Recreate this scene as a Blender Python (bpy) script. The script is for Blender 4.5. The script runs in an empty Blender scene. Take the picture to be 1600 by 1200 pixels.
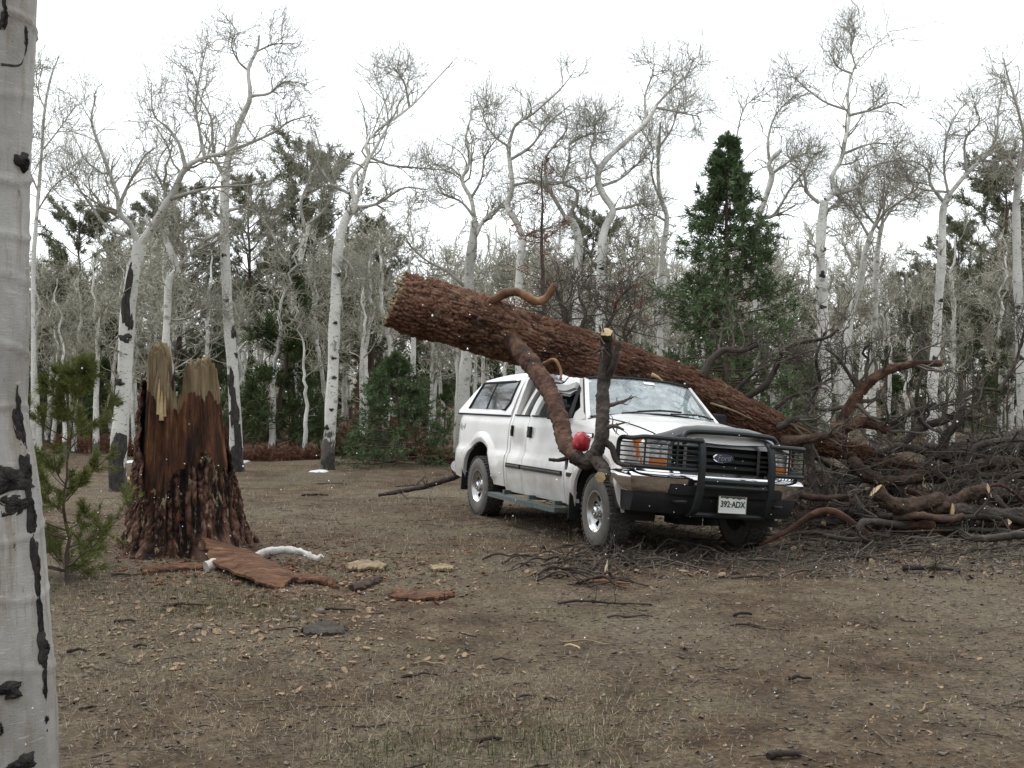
import bpy, math, random
import numpy as np
from mathutils import Matrix, Vector

# ------------------------------------------------------------------ camera, sky, sun, exposure
SC = bpy.context.scene
COL = SC.collection
F, CH, PIT = 1765.0, 1.70, 0.0076          # focal length in photo pixels, eye height, upward tilt
cd = bpy.data.cameras.new('camera'); cam = bpy.data.objects.new('camera', cd); COL.objects.link(cam)
cam.location = (0, 0, CH); cam.rotation_euler = (math.pi / 2 + PIT, 0, 0)
cd.sensor_width = 36.0; cd.lens = 36.0 * F / 1600.0; cd.clip_start = 0.05; cd.clip_end = 2000
SC.camera = cam

SUN_EL, SUN_ROT = math.radians(62), math.radians(-60)
w = bpy.data.worlds.new('World'); SC.world = w; w.use_nodes = True
nt = w.node_tree; nt.nodes.clear()
sk = nt.nodes.new('ShaderNodeTexSky'); sk.sky_type = 'NISHITA'; sk.sun_disc = False
sk.sun_elevation = SUN_EL; sk.sun_rotation = SUN_ROT; sk.air_density = 1.0; sk.dust_density = 4.0; sk.ozone_density = 1.5
mx = nt.nodes.new('ShaderNodeMix'); mx.data_type = 'RGBA'; mx.inputs['Factor'].default_value = 0.80
mx.inputs['B'].default_value = (12.6, 13.1, 13.35, 1)          # the even cloud deck
bg = nt.nodes.new('ShaderNodeBackground'); bg.inputs['Strength'].default_value = 0.115
wo = nt.nodes.new('ShaderNodeOutputWorld')
nt.links.new(sk.outputs[0], mx.inputs['A']); nt.links.new(mx.outputs['Result'], bg.inputs['Color'])
nt.links.new(bg.outputs[0], wo.inputs['Surface'])
sd = bpy.data.lights.new('sun', 'SUN'); sd.energy = 1.4; sd.angle = math.radians(18); sd.color = (1, 0.99, 0.95)
sun = bpy.data.objects.new('sun', sd); COL.objects.link(sun)
_sd = Vector((math.cos(SUN_EL) * math.sin(SUN_ROT), math.cos(SUN_EL) * math.cos(SUN_ROT), math.sin(SUN_EL)))
sun.rotation_euler = (-_sd).to_track_quat('-Z', 'Y').to_euler()
SC.view_settings.view_transform = 'Standard'; SC.view_settings.look = 'None'
SC.view_settings.exposure = 0.38; SC.view_settings.gamma = 1.0; SC.view_settings.use_curve_mapping = False
SC.render.engine = 'CYCLES'; SC.cycles.max_bounces = 6; SC.cycles.transparent_max_bounces = 12

rng = np.random.default_rng(11)
random.seed(5)

# ------------------------------------------------------------------ small helpers
def A(*v): return np.array(v, dtype=float)
def at(px, py, Y):
    """the point seen at photo pixel (px, py) at distance Y along the ground axis"""
    u = (600 - py) / F; c, s = math.cos(PIT), math.sin(PIT)
    dy, dz = c - u * s, s + u * c
    k = Y / dy
    return A((px - 800) / F * k, Y, CH + dz * k)
def hsh(ix, iy, iz):
    n = (ix.astype(np.int64) * 374761393 + iy.astype(np.int64) * 668265263 + iz.astype(np.int64) * 2147483647) & 0xffffffff
    n = ((n ^ (n >> 13)) * 1274126177) & 0xffffffff
    n = ((n ^ (n >> 16)) * 2246822519) & 0xffffffff
    return ((n ^ (n >> 15)) & 0xffff) / 65535.0
def vnoise(x, y, z):
    xi, yi, zi = np.floor(x), np.floor(y), np.floor(z)
    fx, fy, fz = x - xi, y - yi, z - zi
    fx, fy, fz = [t * t * (3 - 2 * t) for t in (fx, fy, fz)]
    r = 0
    for a in (0, 1):
        for b in (0, 1):
            for c in (0, 1):
                wgt = (fx if a else 1 - fx) * (fy if b else 1 - fy) * (fz if c else 1 - fz)
                r = r + wgt * hsh(xi + a, yi + b, zi + c)
    return r * 2 - 1
def fbm(x, y, z, o=3):
    r, a = 0, 1.0
    for k in range(o):
        r = r + a * vnoise(x, y, z); a *= .5; x, y, z = x * 2.03 + 7.1, y * 2.03 + 3.3, z * 2.03 + 1.7
    return r
def worley(u, v, wrap):
    """cell distances F1, F2 and cell value; u wraps around at `wrap` cells"""
    ui, vi = np.floor(u), np.floor(v)
    f1 = np.full(u.shape, 9.); f2 = np.full(u.shape, 9.); idv = np.zeros(u.shape)
    for a in (-1, 0, 1):
        for b in (-1, 0, 1):
            cu, cv = ui + a, vi + b
            wu = np.mod(cu, wrap)
            jx, jy = hsh(wu, cv, wu * 0 + 1), hsh(wu, cv, wu * 0 + 2)
            d = np.hypot(cu + jx - u, cv + jy - v)
            n = d < f1
            f2 = np.where(n, f1, np.minimum(f2, d)); idv = np.where(n, hsh(wu, cv, wu * 0 + 3), idv); f1 = np.where(n, d, f1)
    return f1, f2, idv

def mesh_np(name, V, Fs, smooth=True, sharp=None):
    if not isinstance(Fs, (list, tuple)): Fs = [Fs]
    me = bpy.data.meshes.new(name)
    Fs = [np.asarray(f, dtype=np.int32) for f in Fs if len(f)]
    V = np.ascontiguousarray(V, dtype=np.float32)
    me.vertices.add(len(V)); me.vertices.foreach_set('co', V.ravel())
    loops = np.concatenate([f.ravel() for f in Fs])
    tot = np.concatenate([np.full(len(f), f.shape[1], dtype=np.int32) for f in Fs])
    st = np.concatenate([[0], np.cumsum(tot)[:-1]]).astype(np.int32)
    me.loops.add(len(loops)); me.loops.foreach_set('vertex_index', loops)
    me.polygons.add(len(tot)); me.polygons.foreach_set('loop_start', st)
    me.update(calc_edges=True)
    me.polygons.foreach_set('use_smooth', np.full(len(tot), bool(smooth)))
    if sharp: me.set_sharp_from_angle(angle=math.radians(sharp))
    me.update()
    return me
def link(name, me, mat, parent=None, origin=None):
    o = bpy.data.objects.new(name, me); COL.objects.link(o)
    if mat and not me.materials: me.materials.append(mat)
    if parent is not None: o.parent = parent
    return o
def obj(name, V, Fs, mat, parent=None, org=(0, 0, 0), smooth=True, sharp=None):
    V = np.asarray(V, dtype=float) - np.asarray(org, dtype=float)
    return link(name, mesh_np(name, V, Fs, smooth, sharp), mat, parent)
def tag(o, label=None, cat=None, group=None, kind=None):
    if label: o['label'] = label
    if cat: o['category'] = cat
    if group: o['group'] = group
    if kind: o['kind'] = kind
    return o
def thing(name, loc, label, cat, group=None, rz=0):
    o = bpy.data.objects.new(name, None); COL.objects.link(o); o.empty_display_size = .2
    o.location = loc; o.rotation_euler.z = rz
    return tag(o, label, cat, group)

class MB:
    """collects loose shapes into one mesh"""
    def __init__(s): s.V = []; s.F = {}; s.n = 0
    def add(s, V, Fs):
        V = np.asarray(V, dtype=float)
        if not isinstance(Fs, (list, tuple)): Fs = [Fs]
        for f in Fs:
            f = np.asarray(f, dtype=np.int64)
            if len(f): s.F.setdefault(f.shape[1], []).append(f + s.n)
        s.V.append(V); s.n += len(V); return s
    def box(s, c, d, rot=None):
        x, y, z = np.array(d, dtype=float) / 2
        V = np.array([(-x, -y, -z), (x, -y, -z), (x, y, -z), (-x, y, -z), (-x, -y, z), (x, -y, z), (x, y, z), (-x, y, z)])
        if rot is not None: V = V @ np.array(rot).T
        return s.add(V + np.array(c), np.array([(0, 3, 2, 1), (4, 5, 6, 7), (0, 1, 5, 4), (1, 2, 6, 5), (2, 3, 7, 6), (3, 0, 4, 7)]))
    def tube(s, P, r, S=8, cap=True, n=None):
        P = np.asarray(P, dtype=float)
        if n: P = smooth_path(P, n)
        r = np.full(len(P), r) if np.isscalar(r) else np.interp(np.linspace(0, 1, len(P)), np.linspace(0, 1, len(r)), r)
        V, Fq = tubes(P[None], r[None], S)
        s.add(V, Fq)
        if cap:
            m = len(P)
            s.add(np.vstack([V[:S], V[-S:]]), np.array([list(range(S))[::-1], list(range(S, 2 * S))]))
        return s
    def arr(s): return np.vstack(s.V), [np.vstack(f) for f in s.F.values()]
    def build(s, name, mat, parent=None, org=(0, 0, 0), smooth=True, sharp=40):
        V, Fs = s.arr(); return obj(name, V, Fs, mat, parent, org, smooth, sharp)

def smooth_path(P, n):
    P = np.asarray(P, dtype=float); m = len(P)
    if m < 3:
        t = np.linspace(0, 1, n)[:, None]; return P[0] * (1 - t) + P[-1] * t
    Q = np.vstack([2 * P[0] - P[1], P, 2 * P[-1] - P[-2]])
    t = np.linspace(0, m - 1 - 1e-9, n); i = t.astype(int); f = (t - i)[:, None]
    a, b, c, d = Q[i], Q[i + 1], Q[i + 2], Q[i + 3]
    return .5 * (2 * b + (c - a) * f + (2 * a - 5 * b + 4 * c - d) * f ** 2 + (3 * b - a - 3 * c + d) * f ** 3)
def nrm(v): return v / np.maximum(np.linalg.norm(v, axis=-1, keepdims=True), 1e-9)
def tubes(P, R, S):
    """P (N,K,3), R (N,K) -> verts and quads of N open tubes with S sides"""
    N, K, _ = P.shape
    T = nrm(np.gradient(P, axis=1))
    mean = nrm(P[:, -1] - P[:, 0])
    ax = np.eye(3)[np.argmin(np.abs(mean), axis=1)]
    B = nrm(np.cross(T, ax[:, None, :])); C = np.cross(B, T)
    a = np.arange(S) * 2 * math.pi / S
    V = P[:, :, None, :] + R[:, :, None, None] * (np.cos(a)[None, None, :, None] * B[:, :, None, :] + np.sin(a)[None, None, :, None] * C[:, :, None, :])
    i = (np.arange(N) * K * S)[:, None, None] + (np.arange(K - 1) * S)[None, :, None] + np.arange(S)[None, None, :]
    j = (np.arange(N) * K * S)[:, None, None] + (np.arange(K - 1) * S)[None, :, None] + ((np.arange(S) + 1) % S)[None, None, :]
    Fq = np.stack([i, i + S, j + S, j], axis=-1).reshape(-1, 4)
    return V.reshape(-1, 3), Fq[:, ::-1]
def grow(P, R, k, t0, t1, L, K, ang, wig, up, rr, taper=.35, rmin=.003, lfall=.5, bias=None):
    """k children on each of N parent branches"""
    N, M, _ = P.shape
    t = rng.uniform(t0, t1, (N, k)); x = t * (M - 1); i = np.minimum(x.astype(int), M - 2); f = (x - i)[..., None]
    n = np.arange(N)[:, None]
    p = P[n, i] * (1 - f) + P[n, i + 1] * f
    T = nrm(P[n, i + 1] - P[n, i]); r = R[n, i] * (1 - f[..., 0]) + R[n, i + 1] * f[..., 0]
    q = rng.normal(size=(N, k, 3)); q = nrm(q - (q * T).sum(-1, keepdims=True) * T)
    a = rng.uniform(ang[0], ang[1], (N, k))[..., None]
    d = np.cos(a) * T + np.sin(a) * q
    if bias is not None: d = nrm(d + np.array(bias))
    ln = np.asarray(L) * np.ones(N)
    ln = ln[:, None] * (1 - lfall * t) * rng.uniform(.6, 1.25, (N, k))
    r0 = np.maximum(r * rr * rng.uniform(.7, 1.1, (N, k)), rmin)
    out = np.empty((N, k, K, 3)); out[:, :, 0] = p; cur = p
    for s in range(1, K):
        d = nrm(d + rng.normal(size=d.shape) * wig + np.array([0, 0, up]))
        cur = cur + d * (ln / (K - 1))[..., None]; out[:, :, s] = cur
    rad = r0[..., None] * np.linspace(1, taper, K); rad = np.maximum(rad, rmin * .6)
    return out.reshape(N * k, K, 3), rad.reshape(N * k, K)

# ------------------------------------------------------------------ materials
def new_mat(name):
    m = bpy.data.materials.new(name); m.use_nodes = True; nt = m.node_tree
    b = nt.nodes['Principled BSDF']; return m, nt, b
def N_(nt, typ, **kw):
    n = nt.nodes.new(typ)
    for k, v in kw.items():
        if k in n.inputs: n.inputs[k].default_value = v
        else: setattr(n, k, v)
    return n
def coords(nt, scale=(1, 1, 1), kind='Object'):
    tc = N_(nt, 'ShaderNodeTexCoord'); mp = N_(nt, 'ShaderNodeMapping'); mp.inputs['Scale'].default_value = scale
    nt.links.new(tc.outputs[kind], mp.inputs['Vector']); return mp.outputs[0]
def noise(nt, vec, scale, detail=4, rough=.55):
    n = N_(nt, 'ShaderNodeTexNoise'); n.inputs['Scale'].default_value = scale; n.inputs['Detail'].default_value = detail
    n.inputs['Roughness'].default_value = rough; nt.links.new(vec, n.inputs['Vector']); return n.outputs['Fac']
def ramp(nt, fac, stops, interp='LINEAR'):
    r = N_(nt, 'ShaderNodeValToRGB'); cr = r.color_ramp; cr.interpolation = interp
    while len(cr.elements) < len(stops): cr.elements.new(.5)
    for e, (p, c) in zip(cr.elements, stops):
        e.position = p; e.color = (c, c, c, 1) if np.isscalar(c) else (*c, 1)
    nt.links.new(fac, r.inputs[0]); return r.outputs[0]
def mixc(nt, fac, a, b, mode='MIX'):
    m = N_(nt, 'ShaderNodeMix', data_type='RGBA', blend_type=mode)
    for s, v in (('Factor', fac), ('A', a), ('B', b)):
        if isinstance(v, bpy.types.NodeSocket): nt.links.new(v, m.inputs[s])
        elif s == 'Factor': m.inputs[s].default_value = v
        else: m.inputs[s].default_value = (*v, 1)
    return m.outputs['Result']
def bump(nt, b, h, strength, dist=.02):
    n = N_(nt, 'ShaderNodeBump'); n.inputs['Strength'].default_value = strength; n.inputs['Distance'].default_value = dist
    nt.links.new(h, n.inputs['Height']); nt.links.new(n.outputs[0], b.inputs['Normal'])
def flat(name, c, rough=.6, metal=0., spec=.5, var=.25, scale=9, bmp=.0, coat=0):
    """a plain colour broken up by mild noise"""
    m, nt, b = new_mat(name); v = coords(nt)
    n = noise(nt, v, scale, 5)
    c = np.array(c)
    col = ramp(nt, n, [(.25, tuple(np.clip(c * (1 - var), 0, 1))), (.75, tuple(np.clip(c * (1 + var), 0, 1)))])
    nt.links.new(col, b.inputs['Base Color'])
    b.inputs['Roughness'].default_value = rough; b.inputs['Metallic'].default_value = metal
    b.inputs['Specular IOR Level'].default_value = spec; b.inputs['Coat Weight'].default_value = coat
    if bmp: bump(nt, b, noise(nt, v, scale * 5, 4), bmp, .01)
    return m
def wood(name, stops, scale=(1, 1, 1), s=6, rough=.85, bmp=.5, s2=25, rnd=.3):
    m, nt, b = new_mat(name); v = coords(nt, scale)
    n = noise(nt, v, s, 6, .65)
    col = ramp(nt, n, stops)
    if rnd:
        oi = N_(nt, 'ShaderNodeObjectInfo')
        k = ramp(nt, oi.outputs['Random'], [(0, 1 - rnd), (1, 1 + rnd * .6)])
        col = mixc(nt, 1.0, col, k, 'MULTIPLY')
    nt.links.new(col, b.inputs['Base Color']); b.inputs['Roughness'].default_value = rough
    b.inputs['Specular IOR Level'].default_value = .25
    if bmp: bump(nt, b, noise(nt, v, s2, 5, .7), bmp, .02)
    return m
# ------------------------------------------------------------------ ground
TX, TY, TYAW = 1.78, 12.32, math.radians(-68)       # truck origin (front axle) and heading
_c, _s = math.cos(TYAW), math.sin(TYAW)
def tw(x, y, z=0): return A(TX + _c * x - _s * y, TY + _s * x + _c * y, z)
def tl(X, Y): return _c * (X - TX) + _s * (Y - TY), -_s * (X - TX) + _c * (Y - TY)
def gz(X, Y, fine=False):
    X, Y = np.asarray(X, dtype=float), np.asarray(Y, dtype=float)
    lx, ly = tl(X, Y)
    near = np.exp(-((lx + 1.8) / 4.5) ** 4 - (ly / 2.4) ** 4)
    z = .07 * fbm(X * .22, Y * .22, X * 0 + 3., 3) * np.clip((Y - 3) / 6, .3, 1) * (1 - near)
    z = z + near * (-.036 * ly)
    z = z + .10 * np.exp(-(((X + 3.5) / 1.3) ** 2 + ((Y - 12.1) / 1.2) ** 2)) * (1 - near)
    far = np.clip(Y - 27, 0, 400)
    z = z + .022 * far + .35 * np.clip(far / 12, 0, 1) * fbm(X * .09, Y * .09, X * 0 + 9., 3)
    if fine: z = z + .012 * fbm(X * 2.2, Y * 2.2, X * 0, 3) + .006 * fbm(X * 9, Y * 9, X * 0, 2)
    return z
def G(px, py):
    """ground point seen at a photo pixel"""
    lo, hi = 1.5, 200.
    for _ in range(50):
        m = (lo + hi) / 2; p = at(px, py, m)
        if p[2] > gz(p[0], p[1]): lo = m
        else: hi = m
    p = at(px, py, lo); p[2] = float(gz(p[0], p[1])); return p
yy = np.concatenate([[-60, -20, -8, -3, -1, 0, 1, 1.8], np.linspace(2.2, 20, 330), 20 + 14 * np.linspace(.02, 1, 60) ** 1.3, 34 + 300 * np.linspace(.01, 1, 50) ** 2, [500, 900]])
tt = np.linspace(-1, 1, 340)
GX = (tt * (3.2 + np.maximum(yy, 3)[:, None] * .62)) + (tt ** 5) * np.maximum(25, yy[:, None] * .8)
GY = np.repeat(yy[:, None], len(tt), 1)
GZ = gz(GX, GY, True) 
ni, nj = GX.shape
ii = (np.arange(ni - 1) * nj)[:, None] + np.arange(nj - 1)[None]
gF = np.stack([ii, ii + 1, ii + nj + 1, ii + nj], -1).reshape(-1, 4)
def ground_mat():
    m, nt, b = new_mat('dirt'); v = coords(nt)
    big = noise(nt, v, .35, 5, .6); mid = noise(nt, v, 2.3, 6, .65); fine = noise(nt, v, 26, 6, .75)
    vs = coords(nt, (1.0, 2.2, 1)); st = noise(nt, vs, 55, 5, .8)
    base = ramp(nt, mid, [(.30, (.040, .026, .017)), (.44, (.074, .049, .031)), (.58, (.110, .080, .052)), (.72, (.165, .130, .092))])
    base = mixc(nt, ramp(nt, big, [(.42, 0.), (.62, .8)]), base, (.128, .108, .076))
    grn = noise(nt, v, .9, 4, .6)
    base = mixc(nt, ramp(nt, grn, [(.58, 0.), (.72, .45)]), base, (.075, .078, .040))
    spk = ramp(nt, fine, [(.30, .30), (.5, .95), (.70, 1.70)])
    base = mixc(nt, 1.0, base, spk, 'MULTIPLY')
    base = mixc(nt, ramp(nt, st, [(.60, 0.), (.72, .65)]), base, (.27, .225, .165))
    nt.links.new(base, b.inputs['Base Color']); b.inputs['Roughness'].default_value = .95
    b.inputs['Specular IOR Level'].default_value = .15
    bump(nt, b, fine, .9, .03)
    return m
ground = obj('ground', np.stack([GX, GY, GZ], -1).reshape(-1, 3), gF, ground_mat())
tag(ground, 'brown bare dirt clearing with dry grass and forest litter', None, None, 'structure')
# ------------------------------------------------------------------ aspens
def aspen_bark(name, dark=.35, tint=(.62, .61, .565), knots=.5):
    m, nt, b = new_mat(name); v = coords(nt)
    big = noise(nt, v, 1.6, 4)
    base = ramp(nt, big, [(.3, tuple(np.array(tint) * .74)), (.55, tint), (.8, tuple(np.array(tint) * 1.12))])
    lv = coords(nt, (9, 9, 34)); ln = noise(nt, lv, 1.2, 3, .6)              # short dark horizontal marks
    base = mixc(nt, ramp(nt, ln, [(.60, 0.), (.67, .9)]), base, (.055, .048, .042))
    pt = noise(nt, coords(nt, (2.2, 2.2, 1.1)), 1.9, 6, .72)
    base = mixc(nt, ramp(nt, pt, [(.60, 0.), (.67, .75)]), base, (.11, .098, .085))
    kv = coords(nt, (1, 1, 1.5)); vo = N_(nt, 'ShaderNodeTexVoronoi'); vo.inputs['Scale'].default_value = 2.6; nt.links.new(kv, vo.inputs['Vector'])
    kn = ramp(nt, vo.outputs['Distance'], [(.13, knots), (.20, 0.)])
    base = mixc(nt, kn, base, (.03, .026, .024))
    tc = N_(nt, 'ShaderNodeTexCoord'); sx = N_(nt, 'ShaderNodeSeparateXYZ'); nt.links.new(tc.outputs['Object'], sx.inputs[0])
    oi = N_(nt, 'ShaderNodeObjectInfo')
    add = N_(nt, 'ShaderNodeMath', operation='MULTIPLY_ADD'); nt.links.new(noise(nt, coords(nt, (3, 3, 1.2)), 2.2, 5, .65), add.inputs[0]); add.inputs[1].default_value = -2.2
    nt.links.new(sx.outputs['Z'], add.inputs[2])
    rr = N_(nt, 'ShaderNodeMath', operation='MULTIPLY_ADD'); nt.links.new(oi.outputs['Random'], rr.inputs[0]); rr.inputs[1].default_value = -.9; nt.links.new(add.outputs[0], rr.inputs[2])
    foot = ramp(nt, rr.outputs[0], [(0., .92), (.10, 0.)])
    ft = N_(nt, 'ShaderNodeMath', operation='ADD'); nt.links.new(rr.outputs[0], ft.inputs[0]); ft.inputs[1].default_value = 1.35 - dark
    foot = ramp(nt, ft.outputs[0], [(0., .92), (.10, 0.)])
    base = mixc(nt, foot, base, (.050, .044, .040))
    k = ramp(nt, oi.outputs['Random'], [(0, .80), (1, 1.10)])
    base = mixc(nt, 1.0, base, k, 'MULTIPLY')
    nt.links.new(base, b.inputs['Base Color']); b.inputs['Roughness'].default_value = .75; b.inputs['Specular IOR Level'].default_value = .25
    bump(nt, b, ln, .35, .01)
    return m
BARK = aspen_bark('aspen_bark', .35)
BARK_FAR = aspen_bark('aspen_bark_far', .3, (.66, .65, .60), .35)
LIMB = wood('aspen_limb', [(.3, (.20, .185, .16)), (.55, (.36, .345, .31)), (.75, (.45, .435, .40))], (1, 1, 1), 4, .8, .2, 12, .15)
TWIG = wood('aspen_twig', [(.3, (.17, .16, .125)), (.7, (.38, .365, .30))], (1, 1, 1), 3, .85, 0, 12, .12)

def crown_from(P, R, rt=.009, dens=1.0, k3=5, up=.07, scale=1.0, k2=6):
    """branches, twigs and twiglets on stacked limb polylines (N,K,3)"""
    ln = np.linalg.norm(np.diff(P, axis=1), axis=2).sum(1)
    out = []
    k1 = max(3, int(14 * dens))
    b1, r1 = grow(P, R, k1, .22, 1., np.clip(ln * .52, .9, 2.2) * scale, 9, (.45, 1.15), .31, up, .50, .35, rt * 1.8)
    out.append((b1, r1, 4))
    b2, r2 = grow(b1, r1, k2, .12, 1., .85 * scale, 7, (.45, 1.2), .34, up * 1.1, .62, .45, rt)
    out.append((b2, r2, 3))
    b3, r3 = grow(b2, r2, k3, .10, 1., .62 * scale, 5, (.35, 1.0), .22, up * 1.3, .7, .5, rt * .70)
    out.append((b3, r3, 3))
    return out
def merge_tubes(lst):
    mb = MB()
    for P, R, S in lst: mb.add(*tubes(P, R, S))
    return mb.arr()
def limb_tube(P, r0, r1, n, S, rough=.05):
    Q = smooth_path(P, n); t = np.linspace(0, 1, n)
    R = (r0 + (r1 - r0) * t) * (1 + rough * vnoise(t * 9, t * 0 + r0 * 91, t * 0))
    return Q, R

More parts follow.
